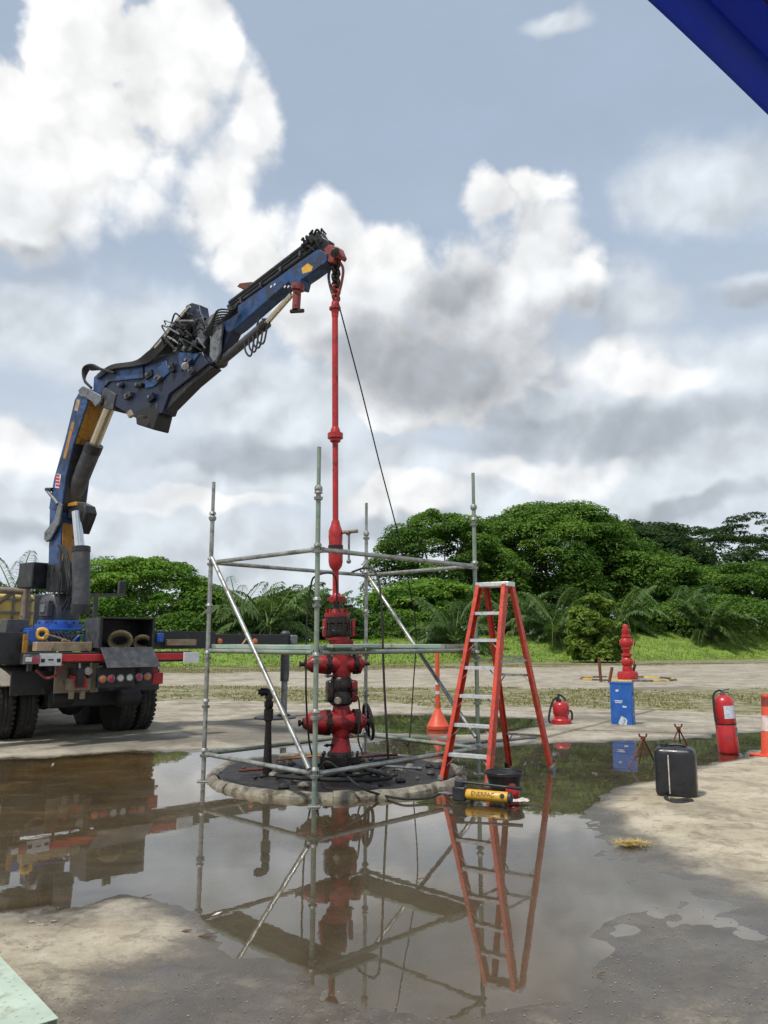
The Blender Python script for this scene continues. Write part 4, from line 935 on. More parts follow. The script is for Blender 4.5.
plathe('upper_pipe', 'pipe_red', [(440, 3.3), (312, 3.2)])
plathe('lift_cap', 'pipe_red', [(318, 3.5), (310, 4.2), (303, 3.8), (299, 2.3)])
plathe('lift_ring', 'pipe_red', [(310, 6.2), (308, 6.2)])
# small side valve with a tee handle on the lubricator
ga = pj(553)
q = MB(); q.cyl(ga, ga + Vector((0.16, -0.02, 0.01)), 0.014, n=8); q.cyl(ga + Vector((0.16, -0.02, -0.12)), ga + Vector((0.16, -0.02, 0.21)), 0.013, n=8); q.ball(ga + Vector((0.16, -0.02, -0.13)), 0.03, 8)
nv = q.build('bleed_valve', 'steelgrey', lub)
q = MB(); q.cyl(ga + Vector((0.08, -0.02, 0.22)), ga + Vector((0.27, -0.03, 0.235)), 0.022, n=10); q.ball(ga + Vector((0.15, -0.02, 0.215)), 0.035, 8); q.build('gauge_tee', 'beige_steel', nv)

# black riser pipe beside the wellhead
rp = G(268, 771, 0.05); rp = Vector((at(268, 740, 8.95).x, 8.95, 0.03))
riser = thing('riser_pipe', rp, 'short black flowline pipe with an elbow standing in the cellar left of the wellhead', 'pipe')
k = pk(8.95); zr = lambda py: at(268, py, 8.95).z
MB().lathe(rp, (0, 0, 1), [(0, 4.5 * k), (zr(766), 4.2 * k), (zr(730), 3.0 * k), (zr(700), 3.0 * k)], 14).build('stem', 'oily', riser)
MB().lathe(rp, (0, 0, 1), [(zr(724), 3.2 * k), (zr(723), 4.6 * k), (zr(712), 4.6 * k), (zr(711), 3.6 * k), (zr(709), 4.4 * k), (zr(704), 4.4 * k), (zr(703), 3.2 * k)], 14).build('coupling', 'oily', riser)
top = rp + Vector((0, 0, zr(700)))
MB().tube(spline([top - Vector((0, 0, 0.02)), top + Vector((0, 0, 0.035)), top + Vector((-0.03, -0.01, 0.06)), top + Vector((-0.085, -0.02, 0.06))], 4), 0.045, 12).build('elbow', 'oily', riser)
MB().lathe(top + Vector((-0.07, -0.018, 0.06)), (-1, -0.2, 0), [(0, 0.05), (0.025, 0.05), (0.025, 0.032), (0.05, 0.03)], 12).build('plug', 'oily', riser)

# hoses lying in and over the cellar
def hose(pts, r, m, label, cat='hose', name='hose', n=8, group=None):
    o = MB().tube(spline(pts, 7), r, n).build(name, m); return tag(o, label, cat, group)
def cel_pt(dx, dy, z=0.09): return RC + Vector((dx, dy, z))
HG = 'black hoses round the well'
hose([at(313, 757, 9.0), at(309, 740, 8.9), at(306, 690, 8.85), at(307, 620, 8.85), at(311, 585, 8.8), at(316, 576, 8.7), at(330, 573, 8.8), at(336, 580, 9.1), at(337, 606, 9.2)], 0.011, 'rubber', 'thin black hose hanging behind the middle scaffold post from the lubricator', group=HG)
hose([at(352, 572, 10.45), at(366, 568, 10.2), at(376, 574, 9.8), at(381, 600, 9.5), at(384, 680, 9.4), at(387, 740, 9.35), cel_pt(0.55, 0.05), cel_pt(0.25, -0.6), cel_pt(-0.1, -0.5), cel_pt(-0.15, -0.1)], 0.014, 'rubber', 'black hose looped over the upper ledger and down beside the wellhead', group=HG)
hose([cel_pt(0.9, 0.6), cel_pt(0.5, 0.25, 0.12), cel_pt(0.3, -0.2, 0.11), cel_pt(0.6, -0.8, 0.1), cel_pt(0.1, -1.0, 0.11), cel_pt(-0.6, -0.7, 0.1), cel_pt(-0.4, -0.3, 0.1)], 0.022, 'rubber', 'thick black hose coiled on the sludge in front of the wellhead', group=HG)
hose([cel_pt(-0.75, 0.25, 0.12), cel_pt(-0.5, 0.4, 0.13), cel_pt(-0.1, 0.5, 0.14), cel_pt(0.2, 0.45, 0.12)], 0.014, 'orange_hose', 'thin orange line lying in the cellar behind the riser pipe', group=None)

# small fittings, tags and drips that make the stack busy
R = random.Random(31)
for i, (px, py, side) in enumerate(((349, 690, 1), (331, 700, -1), (350, 735, 1), (331, 745, -1), (349, 650, 1), (328, 628, -1), (347, 606, 1), (332, 676, -1))):
    p0 = at(px, py, WY - 0.06); q = MB(); d_ = Vector((side * 0.8, -0.6, 0)).normalized()
    q.cyl(p0 - d_ * 0.04, p0 + d_ * 0.045, 0.014, n=8); q.lathe(p0 + d_ * 0.045, d_, [(0, 0.021), (0.02, 0.021), (0.02, 0.010), (0.05, 0.010)], 6); q.build('grease_fitting', ('oily', 'steelgrey', 'brass_rod')[i % 3], well)
q = MB(); g0 = Vector((WX + 0.10, WY - 0.10, wz(700))); q.tube(spline([g0, g0 + Vector((0.09, -0.04, 0.05)), g0 + Vector((0.12, -0.05, -0.18)), g0 + Vector((0.10, -0.04, -0.42)), g0 + Vector((0.16, -0.05, -0.60))], 6), 0.010, 7); q.build('drain_hose', 'rubber', well)
g1 = Vector((WX - 0.03, WY - 0.15, wz(700))); q = MB(); q.lathe(g1, (0, -1, 0.1), [(0, 0.012), (0.05, 0.012), (0.05, 0.040), (0.075, 0.042), (0.08, 0.036)], 16); gg = q.build('gauge', 'steelgrey', well)
MB().lathe(g1 + Vector((0, -0.0795, 0.008)), (0, -1, 0.1), [(0, 0.034), (0.002, 0.033)], 16).build('dial', 'beige_steel', gg)
bfz = wz(752)
for i in range(10):
    a = 2 * math.pi * i / 10 + 0.2; c_ = Vector((WX + math.cos(a) * 0.30, WY + math.sin(a) * 0.30, 0.05)); b_ = MB(); b_.box(c_ + Vector((0, 0, R.uniform(0, 0.03))), (R.uniform(0.06, 0.16), R.uniform(0.05, 0.12), R.uniform(0.03, 0.10)), Matrix.Rotation(R.uniform(0, 3), 3, 'Z')); b_.build('rubble_block', 'sludge', cel, 0.012)
# tool litter in the cellar
for i, (dx, dy, L, a, m, lab) in enumerate(((-0.9, -0.35, 0.35, 0.4, 'rust', 'rusty bar lying in the sludge left of the riser pipe'), (0.75, -0.2, 0.45, -0.5, 'steelgrey', 'grey steel bar in the sludge right of the wellhead'), (0.45, 0.7, 0.5, 0.2, 'rust', 'rusty bar behind the wellhead in the cellar'))):
    c_ = cel_pt(dx, dy, 0.11); u_ = Vector((math.cos(a), math.sin(a), 0.02)) * (L / 2); tag(MB().cyl(c_ - u_, c_ + u_, 0.016, n=8).build('loose_bar', m), lab, 'steel bar')
# ------------------------------------------------------------------ crane truck (origin: tail centre on the ground, x to its right, y forward)
ANG = math.radians(40)
TC = Vector((-4.0, 11.73, 0))
truck = thing('crane_truck', TC, 'blue knuckle-boom crane truck seen from its tail at the left edge', 'truck', rotz=ANG)
TM = ROOTM[truck]; TI = TM.inverted()
def tl(px, py, yl):
    """pixel onto the truck's cross plane at local y -> local point"""
    d = ray(px, py); n = TM.to_3x3() @ Vector((0, 1, 0)); p0 = TM @ Vector((0, yl, 0)); o = Vector((0, 0, CAMZ))
    return TI @ (o + d * ((p0 - o).dot(n) / d.dot(n)))
def TB(): return MB(TM)
def tbox(px0, py0, px1, py1, yl, depth):
    """box whose rear face spans the two pixels at local y yl, pushed forward by depth"""
    a, c = tl(px0, py0, yl), tl(px1, py1, yl); q = TB()
    return q.box(((a.x + c.x) / 2, yl + depth / 2, (a.z + c.z) / 2), (abs(c.x - a.x), depth, abs(a.z - c.z)))
# wheels: two axles, dual tyres
def wheel_meshes():
    r = 0.53; t = MB(); pr = [(-0.14, 0.30), (-0.14, 0.44), (-0.125, 0.50), (-0.09, 0.528)]
    pr += [(-0.06 + 0.03 * i, 0.53 - (0.014 if i % 2 else 0)) for i in range(5)] + [(0.09, 0.528), (0.125, 0.50), (0.14, 0.44), (0.14, 0.30)]
    t.lathe((0, 0, 0), (1, 0, 0), pr, 40)
    for k in range(40):
        a = 2 * math.pi * k / 40
        for s in (-1, 1): t.box((s * 0.095, math.cos(a) * 0.525, math.sin(a) * 0.525), (0.07, 0.05, 0.022), Matrix.Rotation(a - math.pi / 2, 3, 'X'))
    rm = MB(); rm.lathe((0, 0, 0), (-1, 0, 0), [(-0.135, 0.29), (0.10, 0.30), (0.13, 0.31), (0.13, 0.27), (0.05, 0.24), (0.03, 0.14), (0.10, 0.12), (0.13, 0.05)], 28)
    for k in range(8):
        a = 2 * math.pi * k / 8; rm.cyl((-0.03, math.cos(a) * 0.19, math.sin(a) * 0.19), (-0.07, math.cos(a) * 0.19, math.sin(a) * 0.19), 0.02, n=6)
    return t.mesh('tyre', 'tyre'), rm.mesh('rim', 'rim')
TYRE, RIM = wheel_meshes()
for yl in (1.72, 3.08, 7.2):
    for x in ((-1.11, -0.78, 0.78, 1.11) if yl < 5 else (-1.08, 1.08)):
        w = bpy.data.objects.new('wheel', None); link(w); w.parent = truck; w.location = (x, yl, 0.525)
        if x > 0: w.rotation_euler = (0, 0, math.pi)
        for nm, me in (('tyre', TYRE), ('rim', RIM)):
            o = bpy.data.objects.new(nm, me); link(o); o.parent = w
q = TB()
for s in (-1, 1): q.box((s * 0.42, 4.2, 0.98), (0.09, 8.2, 0.26))
for y in (0.6, 1.72, 3.08, 5.0, 7.2): q.box((0, y, 0.92), (0.8, 0.10, 0.18))
for y in (1.72, 3.08, 7.2): q.cyl((-1.0, y, 0.53), (1.0, y, 0.53), 0.075, n=10); q.ball((0, y, 0.53), 0.22, 12)
q.build('chassis', 'black', truck, 0.008)
TB().box((0, 4.6, 1.20), (2.3, 6.6, 0.12)).build('bed', 'black', truck, 0.01)
# mudguards
for s in (-1, 1):
    q = TB(); pts = []
    for k in range(13):
        a = math.pi * (0.12 + 0.80 * k / 12); pts.append((0, 2.4 - math.cos(a) * 1.42, 0.66 + math.sin(a) * 0.50))
    for k in range(12):
        a, b_ = Vector(pts[k]), Vector(pts[k + 1]); q.bar(a + Vector((s * 0.95, 0, 0)), b_ + Vector((s * 0.95, 0, 0)), 0.66, 0.02)
    q.build('mudguard', 'fender', truck)
TB().box((0, 1.25, 0.80), (1.15, 0.5, 0.62)).build('underbody_dark_block', 'black', truck, 0.03)  # black block added between the wheels to keep the undercarriage dark
TB().box((0.0, 0.95, 0.88), (2.3, 0.06, 0.34)).build('underbody_dark_panel', 'black', truck, 0.01)  # black sheet added across the tail for the darkness under the truck
TB().lathe((0.35, 0.7, 0.62), (1, 0.1, 0), [(0, 0.10), (0.02, 0.13), (0.36, 0.13), (0.38, 0.10)], 18).build('air_tank', 'tank_black', truck)
TB().lathe((-0.62, 0.75, 0.66), (1, 0, 0), [(0, 0.09), (0.02, 0.11), (0.3, 0.11), (0.32, 0.09)], 18).build('air_tank', 'tank_black', truck)
# tail beam, red bumper strips, plates
bp = [tl(25, 655, 0.0), tl(197, 652, 0.0)]; zb = 1.265; xl, xr = bp[0].x, bp[1].x
TB().box(((xl + xr) / 2, 0.20, zb), (xr - xl - 0.04, 0.16, 0.16)).build('tail_beam', 'black', truck, 0.008)
bump = TB().box(((xl + xr) / 2 + 0.02, 0.09, zb), (xr - xl - 0.06, 0.05, 0.10)).build('bumper', 'red_strip', truck, 0.006)
for a, b_, nm, m in ((40, 62, 'reflector_plate', 'white_plate'), (184, 199, 'reflector_plate', 'white_plate')):
    p0, p1 = tl(a, 655, 0.04), tl(b_, 655, 0.04)
    o = TB().box(((p0.x + p1.x) / 2, 0.05, zb - 0.02), (p1.x - p0.x, 0.03, 0.17)).build(nm, m, bump, 0.003)
    if a == 40:
        for t in (0.14, 0.86): TB().box((p0.x + (p1.x - p0.x) * t, 0.032, zb - 0.03), (0.05, 0.008, 0.05)).build('plate_mark', 'ink', o)
        TB().box(((p0.x + p1.x) / 2, 0.032, zb - 0.02), (0.07, 0.008, 0.02)).build('plate_mark', 'ink', o)
p0, p1 = tl(24, 655, 0.04), tl(40, 655, 0.04); lc_ = TB().box(((p0.x + p1.x) / 2, 0.05, zb - 0.01), (p1.x - p0.x, 0.06, 0.13)).build('tail_lamp', 'steelgrey', bump, 0.004)
TB().box((p0.x + 0.06, 0.018, zb - 0.01), (0.08, 0.02, 0.06)).build('lens', 'lamp_white', lc_); TB().box((p0.x + 0.155, 0.018, zb - 0.02), (0.08, 0.02, 0.07)).build('lens', 'lamp_red', lc_)
TB().box((p0.x + 0.10, 0.1, zb - 0.13), (0.06, 0.05, 0.09)).build('hanging_bracket', 'black', bump)
# open toolbox with hanging flap
a, c = tl(101, 617, 0.12), tl(154, 651, 0.12); w, h = c.x - a.x, a.z - c.z; dp = 0.62; xc, zc = (a.x + c.x) / 2, (a.z + c.z) / 2
tb = TB(); y0 = 0.12
tb.box((xc, y0 + dp, zc), (w, 0.012, h)); tb.box((xc, y0 + dp / 2, a.z - 0.012), (w, dp, 0.024)); tb.box((xc, y0 + dp / 2, c.z + 0.012), (w, dp, 0.024))
for s in (-1, 1): tb.box((xc + s * (w / 2 - 0.018), y0 + dp / 2, zc), (0.036, dp - 0.002, h - 0.004))
tbx = tb.build('toolbox', 'black', truck, 0.004)
TB().box((a.x - 0.013, y0 + dp / 2 - 0.01, zc + 0.02), (0.022, dp, h - 0.06)).build('side_panel', 'darkgrey', tbx, 0.003)
f0, f1 = Vector((xc - w / 2 + 0.01, y0 - 0.02, c.z + 0.05)), Vector((xc + w / 2 - 0.03, y0 - 0.02, c.z + 0.05))
fb = TB(); fb.prism([f0, f1, f1 + Vector((0.03, -0.26, -0.28)), f0 + Vector((0.02, -0.26, -0.28))], (0, 0.014, 0.012)); fb.build('flap', 'darkgrey', tbx, 0.003)
for i, (px, py, R_, r_) in enumerate(((118, 634, 0.165, 0.045), (140, 635, 0.12, 0.035))):
    cc = tl(px, py, 0.42); rp_ = TB()
    for j in range(4): rp_.torus((cc.x + 0.02 * j, 0.32 + 0.05 * j, c.z + 0.06 + R_ * 0.62), (0.35, 1.0, 0.75 + 0.15 * j), R_ * (1 - 0.06 * j), 0.026, 28, 6)
    tag(rp_.build('rope_coil', 'rope'), ('large' if i == 0 else 'small') + ' beige rope coil lying inside the open truck toolbox', 'rope')
# light panel
lp = tbox(98, 668, 152, 686, 0.10, 0.06).build('lamp_panel', 'black', truck, 0.004)
tbox(104, 660, 151, 668, 0.14, 0.03).build('tail_sign', 'black', truck)
for t in range(9):
    tbox(114.5 + 2.2 * t, 664.6 - 0.3 * (t % 3), 116.1 + 2.2 * t, 667.2, 0.132, 0.006).build('sign_mark', 'steelgrey', truck)
for px, py, m in ((102.5, 679, 'lamp_orange'), (111, 678.5, 'lamp_red'), (120.3, 678, 'lamp_white'), (129.5, 677.5, 'lamp_white'), (139, 677, 'lamp_red'), (147.5, 676.5, 'lamp_orange')):
    p = tl(px, py, 0.09); lo = TB(); lo.lathe((p.x, 0.105, p.z), (0, -1, 0), [(0, 0.062), (0.025, 0.06), (0.028, 0.05)], 18); lo_ = lo.build('lamp', 'steelgrey', lp)
    TB().lathe((p.x, 0.085, p.z), (0, -1, 0), [(0, 0.05), (0.006, 0.048), (0.014, 0.03), (0.016, 0.008)], 18).build('lens', m, lo_)
rb = tbox(153, 673, 163, 684, 0.25, 0.12).build('corner_lamp_box', 'red_strip', truck, 0.01)
tbox(152, 664, 158, 674, 0.28, 0.1).build('corner_cover', 'hook_red', rb, 0.01)
tbox(92, 656, 98, 692, 0.30, 0.08).build('tail_post', 'beige_steel', truck, 0.004)
tbox(56, 660, 92, 692, 0.55, 0.04).build('rear_crossplate', 'beige_steel', truck, 0.004)
hb = tbox(70, 679, 91, 690, 0.20, 0.2).build('tow_block', 'beige_steel', truck, 0.01)
tbox(74, 676, 86, 681, 0.18, 0.22).build('tow_block_cap', 'red_strip', hb, 0.008)
for i, xx in enumerate((76, 79.5, 83, 86)): tbox(xx - 1.1, 682, xx + 1.1, 688, 0.19, 0.014).build('block_mark', 'red_strip', hb)
for xx in (72, 83): tbox(xx - 2, 689, xx + 2, 699, 0.24, 0.06).build('lug', 'beige_steel', hb, 0.008)
p = tl(80, 668, 0.3); TB().cyl((p.x, 0.3, p.z - 0.16), (p.x, 0.3, p.z + 0.2), 0.018, n=8).build('tow_rod', 'alu', hb)
p = tl(88.5, 671, 0.26); TB().lathe((p.x, 0.30, p.z), (0, -1, 0), [(0, 0.06), (0.05, 0.06), (0.06, 0.03)], 16).build('round_lamp', 'lamp_white', truck)
q = TB(); h0, h1 = tl(45, 670, 0.5), tl(66, 660, 0.3); q.tube(spline([(h0.x - 0.1, 0.6, h0.z), (h0.x + 0.05, 0.5, h0.z - 0.12), (h1.x - 0.05, 0.35, h0.z), (h1.x, 0.3, h1.z + 0.05)], 6), 0.02, 8); q.build('air_hose', 'hook_red', truck)
# deck load and crane base
for i, (x0, x1) in enumerate(((37, 52), (53, 92))): tbox(x0, 642, x1, 651, 0.22 + 0.10 * i, 0.20).build('deck_board', 'timber', truck, 0.006)
tbox(-40, 632, 26, 664, 0.60, 0.35).build('outrigger_housing', 'black', truck, 0.01)
tbox(24, 634, 27, 653, 0.42, 0.05).build('yellow_post', 'crane_yellow', truck, 0.004)
tbox(28, 630, 38, 648, 0.55, 0.25).build('blue_bracket', 'bright_blue', truck, 0.006)
tbox(27, 628, 82, 631, 0.75, 0.8).build('base_top_plate', 'bright_blue', truck, 0.006)
tbox(40, 633, 80, 643, 0.85, 0.6).build('crane_base_frame', 'bright_blue', truck, 0.01)
for i in range(3): tbox(58 + 6 * i, 632, 60 + 6 * i, 641, 0.78, 0.05).build('base_rib', 'bright_blue', truck)
tbox(7, 619, 28, 634, 0.9, 0.35).build('valve_box', 'darkgrey', truck, 0.012)
p = tl(42, 634, 0.55); TB().torus((p.x, 0.55, p.z), (0.3, 1, 0), 0.07, 0.03, 22, 8).build('hose_reel', 'pump_yellow', truck)
q = TB(); R = random.Random(7)
for i in range(6):
    s = tl(44 + 4 * i, 632, 0.7); q.tube(spline([(s.x, 0.7, s.z), (s.x + 0.1, 0.62, s.z - 0.12), (s.x + 0.25, 0.66, s.z - 0.14 + 0.03 * i), (s.x + 0.4, 0.75, s.z - 0.02)], 5), 0.011, 6)
q.build('hydraulic_hose', 'rubber', truck)
# outrigger to the right with its jack leg
xo = 4.12; yo = 1.74; zo = 1.50
ob = TB().box(((1.0 + xo) / 2, yo, zo), (xo - 1.0, 0.24, 0.26)).build('outrigger_beam', 'black', truck, 0.012)
TB().box((1.9, yo - 0.02, zo + 0.02), (1.2, 0.30, 0.31)).build('outrigger_sleeve', 'black', ob, 0.012)
TB().box((1.75, yo - 0.30, zo - 0.02), (0.55, 0.10, 0.11)).build('timber_block', 'timber', ob, 0.006)
for xx in (2.6, 3.35): TB().lathe((xx, yo - 0.125, zo + 0.0), (0, -1, 0), [(0, 0.05), (0.02, 0.05), (0.03, 0.02)], 14).build('side_marker', 'lamp_orange', ob)
TB().box((1.36, yo - 0.3, zo + 0.06), (0.10, 0.10, 0.16)).build('blue_can', 'bright_blue', ob, 0.02)
TB().cyl((3.0, yo - 0.15, zo - 0.14), (3.2, yo - 0.15, zo + 0.1), 0.018, n=8).build('beam_handle', 'timber', ob)
jl = TB().lathe((xo, yo, 0.72), (0, 0, 1), [(0, 0.085), (0.6, 0.085), (0.85, 0.085), (0.93, 0.10), (0.98, 0.06)], 16).build('jack_leg', 'darkgrey', ob)
TB().cyl((xo, yo, 0.10), (xo, yo, 0.74), 0.062, n=14).build('jack_rod', 'steelgrey', jl)
TB().box((xo + 0.13, yo - 0.05, zo + 0.02), (0.16, 0.18, 0.20)).build('jack_head', 'steelgrey', jl, 0.03)
TB().lathe((xo, yo, 0.055), (0, 0, 1), [(0, 0.13), (0.03, 0.13), (0.06, 0.06)], 18).build('jack_foot', 'black', jl)
TB().cyl((xo + 0.085, yo, 0.8), (xo + 0.085, yo, 1.3), 0.02, n=8).build('leg_pipe', 'bright_blue', jl)
tag(TB().lathe((xo - 0.2, yo, 0.012), (0, 0, 1), [(0, 0.40), (0.035, 0.40), (0.045, 0.37)], 30).build('outrigger_pad', 'black'), 'round black outrigger pad under the truck jack leg', 'pad')
lx = -2.0
TB().box(((-1.0 + lx) / 2, yo, zo - 0.12), (1.0, 0.24, 0.26)).build('outrigger_beam', 'black', truck, 0.012)
# handrail pieces behind the column
a, c = tl(90, 595, 2.2), tl(124, 595, 2.2)
q = TB(); q.bar((a.x, 2.2, a.z), (c.x, 2.2, c.z), 0.05, 0.05); q.bar(((a.x + c.x) / 2 - 0.2, 2.2, 1.2), ((a.x + c.x) / 2 - 0.2, 2.2, a.z), 0.07, 0.07, (0, 1, 0)); q.build('boom_rest', 'darkgrey', truck)
tbox(120, 581, 126, 595, 2.18, 0.1).build('rest_pad', 'black', truck, 0.01)
# tank and cab further forward
a, c = tl(-75, 591, 3.4), tl(33, 631, 3.4)
tk = tbox(-75, 591, 33, 634, 3.4, 1.1).build('tank', 'ibc', truck, 0.05)
for i in range(7):
    x = a.x + (c.x - a.x) * (i + 0.2) / 6.6; TB().box((x, 3.385, (a.z + c.z) / 2), (0.035, 0.035, a.z - c.z)).build('cage_bar', 'steelgrey', tk)
for i in range(3): TB().box(((a.x + c.x) / 2, 3.365, c.z + (a.z - c.z) * (0.15 + 0.35 * i)), (c.x - a.x, 0.03, 0.03)).build('cage_rail', 'steelgrey', tk)
q = TB(); s, e = tl(-60, 586, 2.9), tl(29, 592, 2.7); q.cyl((s.x, 2.9, s.z), (e.x, 2.7, e.z), 0.06, n=10); q.cyl((s.x + 0.6, 2.9, s.z - 0.5), (s.x + 1.1, 2.75, e.z), 0.04, n=8); q.cyl((e.x - 0.05, 2.7, e.z - 0.7), (e.x - 0.05, 2.7, e.z + 0.06), 0.07, n=10); q.build('boom_pipe_rack', 'beige_steel', truck)
cab = TB(); cab.prism([(-1.15, 6.2, 0.8), (-1.15, 8.1, 0.8), (-1.15, 8.1, 1.7), (-1.15, 7.8, 2.45), (-1.15, 6.2, 2.5)], (2.3, 0, 0)); cab_o = cab.build('cab', 'darkgrey', truck, 0.05)
for s in (-1, 1):
    TB().box((s * 1.155, 7.0, 2.0), (0.02, 0.9, 0.55)).build('side_window', 'glass', cab_o)
TB().box((0, 6.19, 2.05), (1.4, 0.02, 0.5)).build('rear_window', 'glass', cab_o)

# ---------------- crane, laid out in the vertical plane of its boom
SLEW = Vector((-5.35, 12.97, 0)); HK = at(336, 300, WY)
cd = Vector((HK.x - SLEW.x, HK.y - SLEW.y, 0)).normalized(); cn = Vector((cd.y, -cd.x, 0))
if cn.y > 0: cn = -cn                                   # side normal that faces the yard
def cp(px, py, off=0.0):
    d = ray(px, py); o = Vector((0, 0, CAMZ)); p0 = SLEW + cn * off; return o + d * ((p0 - o).dot(cn) / d.dot(cn))
def z2(x, y): return 30 + x / 4.267, 340 + y / 4.267
def z3(x, y): return 90 + x / 2.844, 220 + y / 2.844
def zd(x, y): return 150 + x / 6.98, 290 + y / 6.98
def ze(x, y): return 250 + x / 6.98, 225 + y / 6.98
def cprism(name, m, pts, zoom, off, thick, parent=truck, bev=0.012):
    if zoom is z3: pts = [(x - 11, y + 3) for x, y in pts]; thick *= 0.6 if thick > 0.1 else 1; off *= 0.75
    return MB().prism([cp(*zoom(*p), off) for p in pts], -cn * thick).build(name, m, parent, bev)
def crod(name, m, a, b, zoom, rpx, off=0.0, parent=truck, n=16, r2=None):
    p, q = cp(*zoom(*a), off), cp(*zoom(*b), off); s = (p.y + q.y) / 2 / FPX
    return MB().cyl(p, q, rpx * s, None if r2 is None else r2 * s, n=n).build(name, m, parent)
idz = lambda x, y: (x, y)
def uplate(name, m, edge, parent):
    P_ = [cp(*z2(*e), 0.21) - cn * 0.03 for e in edge]; return MB().prism(P_ + [p_ + cd * 0.016 for p_ in reversed(P_)], -cn * 0.36).build(name, m, parent)
gear = MB(); sz_ = cp(62, 624).z
gear.lathe(SLEW + Vector((0, 0, sz_ - 0.10)), (0, 0, 1), [(0, 0.37), (0.10, 0.37), (0.10, 0.34), (0.16, 0.33)], 28); go = gear.build('slew_ring', 'bright_blue', truck)
for i in range(14):
    a_ = 2 * math.pi * i / 14; MB().cyl(SLEW + Vector((math.cos(a_) * 0.345, math.sin(a_) * 0.345, sz_)), SLEW + Vector((math.cos(a_) * 0.345, math.sin(a_) * 0.345, sz_ + 0.03)), 0.02, n=6).build('bolt', 'darkgrey', go)
MB().lathe(SLEW + Vector((0, 0, sz_ + 0.05)), (0, 0, 1), [(0, 0.30), (0.12, 0.32), (0.36, 0.30), (0.44, 0.24)], 24).build('slew_housing', 'darkgrey', truck)
hp = SLEW + cn * 0.30 + cd * 0.10 + Vector((0, 0, sz_ + 0.24)); Rz = Matrix.Rotation(math.atan2(cd.y, cd.x), 3, 'Z')
ip = MB().box(hp, (0.27, 0.10, 0.26), Rz).build('inspection_plate', 'darkgrey', truck, 0.015); MB().box(hp + cn * 0.055, (0.13, 0.03, 0.13), Rz).build('plate_boss', 'steelgrey', ip, 0.01)
MB().box(SLEW - cd * 0.35 + cn * 0.25 + Vector((0, 0, cp(40, 578).z)), (0.45, 0.40, 0.42), Rz).build('control_cabinet', 'black', truck, 0.02)
column = cprism('crane_column', 'crane_blue', [(76, 960), (78, 945), (84, 700), (134, 700), (128, 945), (128, 960)], z2, 0.20, 0.42)
cprism('column_foot', 'black', [(66, 1075), (74, 955), (132, 955), (138, 1000), (138, 1075)], z2, 0.24, 0.48)
uplate('column_web', 'crane_yellow', [(128, 945), (132, 780)], column)
lift = crod('lift_cylinder', 'darkgrey', (81, 606), (81, 549), idz, 8.6, 0.14); crod('collar', 'black', (81, 552), (81, 547), idz, 9.2, 0.14, lift); crod('cylinder_foot', 'black', (80, 614), (81, 604), idz, 9.4, 0.14, lift)
crod('lift_rod', 'chrome', (80, 550), (76.5, 512), idz, 4.8, 0.14, lift)
for i, (a_, c_) in enumerate(((62, 68), (66, 70), (69, 66))):
    q = MB(); q.tube(spline([cp(a_, 610, 0.22), cp(c_ + 3, 590, 0.26), cp(c_, 570, 0.24), cp(c_ - 3, 552, 0.22), cp(c_ - 8, 545, 0.2)], 5), 0.018, 7); q.build('hydraulic_hose', 'rubber', column)
for i in range(4):
    R = random.Random(i + 300); x0 = R.uniform(54, 70); q = MB(); q.tube(spline([cp(x0, 560 + R.uniform(-6, 6), 0.24), cp(x0 + R.uniform(-5, 5), 580, 0.30), cp(x0 + R.uniform(-8, 4), 600 + R.uniform(-6, 8), 0.28)], 5), R.uniform(0.010, 0.017), 6); q.build('hydraulic_hose', 'rubber', column)
mb_ = cprism('main_boom', 'crane_blue', [(80, 720), (86, 680), (102, 590), (150, 420), (190, 255), (222, 200), (252, 215), (242, 275), (186, 440), (152, 580), (136, 700), (130, 730)], z2, 0.21, 0.44)
uplate('boom_web', 'crane_yellow', [(186, 440), (242, 275), (250, 225)], mb_)
uplate('boom_web', 'black', [(132, 728), (136, 700), (152, 580), (186, 442)], mb_)
cprism('boom_decal', 'crane_yellow', [(140, 505), (178, 350), (190, 352), (152, 505)], z2, 0.2125, 0.004, mb_, 0)
cprism('boom_decal', 'timber', [(188, 300), (200, 252), (215, 256), (203, 304)], z2, 0.2125, 0.004, mb_, 0)
cprism('boom_label', 'white_plate', [(106, 630), (114, 570), (132, 574), (124, 632)], z2, 0.2125, 0.004, mb_, 0)
for j in range(4): cprism('label_mark', 'red_strip', [(108, 624 - 14 * j), (110, 614 - 14 * j), (127, 617 - 14 * j), (125, 627 - 14 * j)], z2, 0.2135, 0.004, mb_, 0)
br = cprism('pivot_bracket', 'black', [(132, 712), (205, 692), (232, 705), (240, 735), (230, 765), (206, 825), (194, 820), (206, 768), (140, 758)], z2, 0.10, 0.20)
crod('pivot_pin', 'steelgrey', (120, 700), (72, 640), z2, 1.8, 0.22, br); cprism('bracket_band', 'crane_yellow', [(138, 702), (195, 688), (200, 706), (140, 714)], z2, 0.12, 0.22, br)
cprism('boom_link', 'steelgrey', [(58, 850), (60, 820), (100, 770), (122, 690), (134, 700), (124, 780), (85, 850), (68, 862)], z2, 0.26, 0.04)
crod('pivot_pin', 'black', (70, 638), (95, 638), z2, 2.0, 0.22, mb_)
kc = crod('knuckle_cylinder', 'darkgrey', (180, 680), (272, 455), z2, 8.6, -0.02); crod('knuckle_rod', 'brass_rod', (268, 462), (340, 285), z2, 5.6, -0.02, kc)
crod('cylinder_gland', 'black', (262, 478), (276, 444), z2, 9.2, -0.02, kc)
cprism('knuckle_link', 'steelgrey', [(204, 215), (222, 196), (262, 215), (300, 235), (300, 262), (278, 285), (262, 262), (235, 245), (212, 240)], z2, 0.24, 0.05)
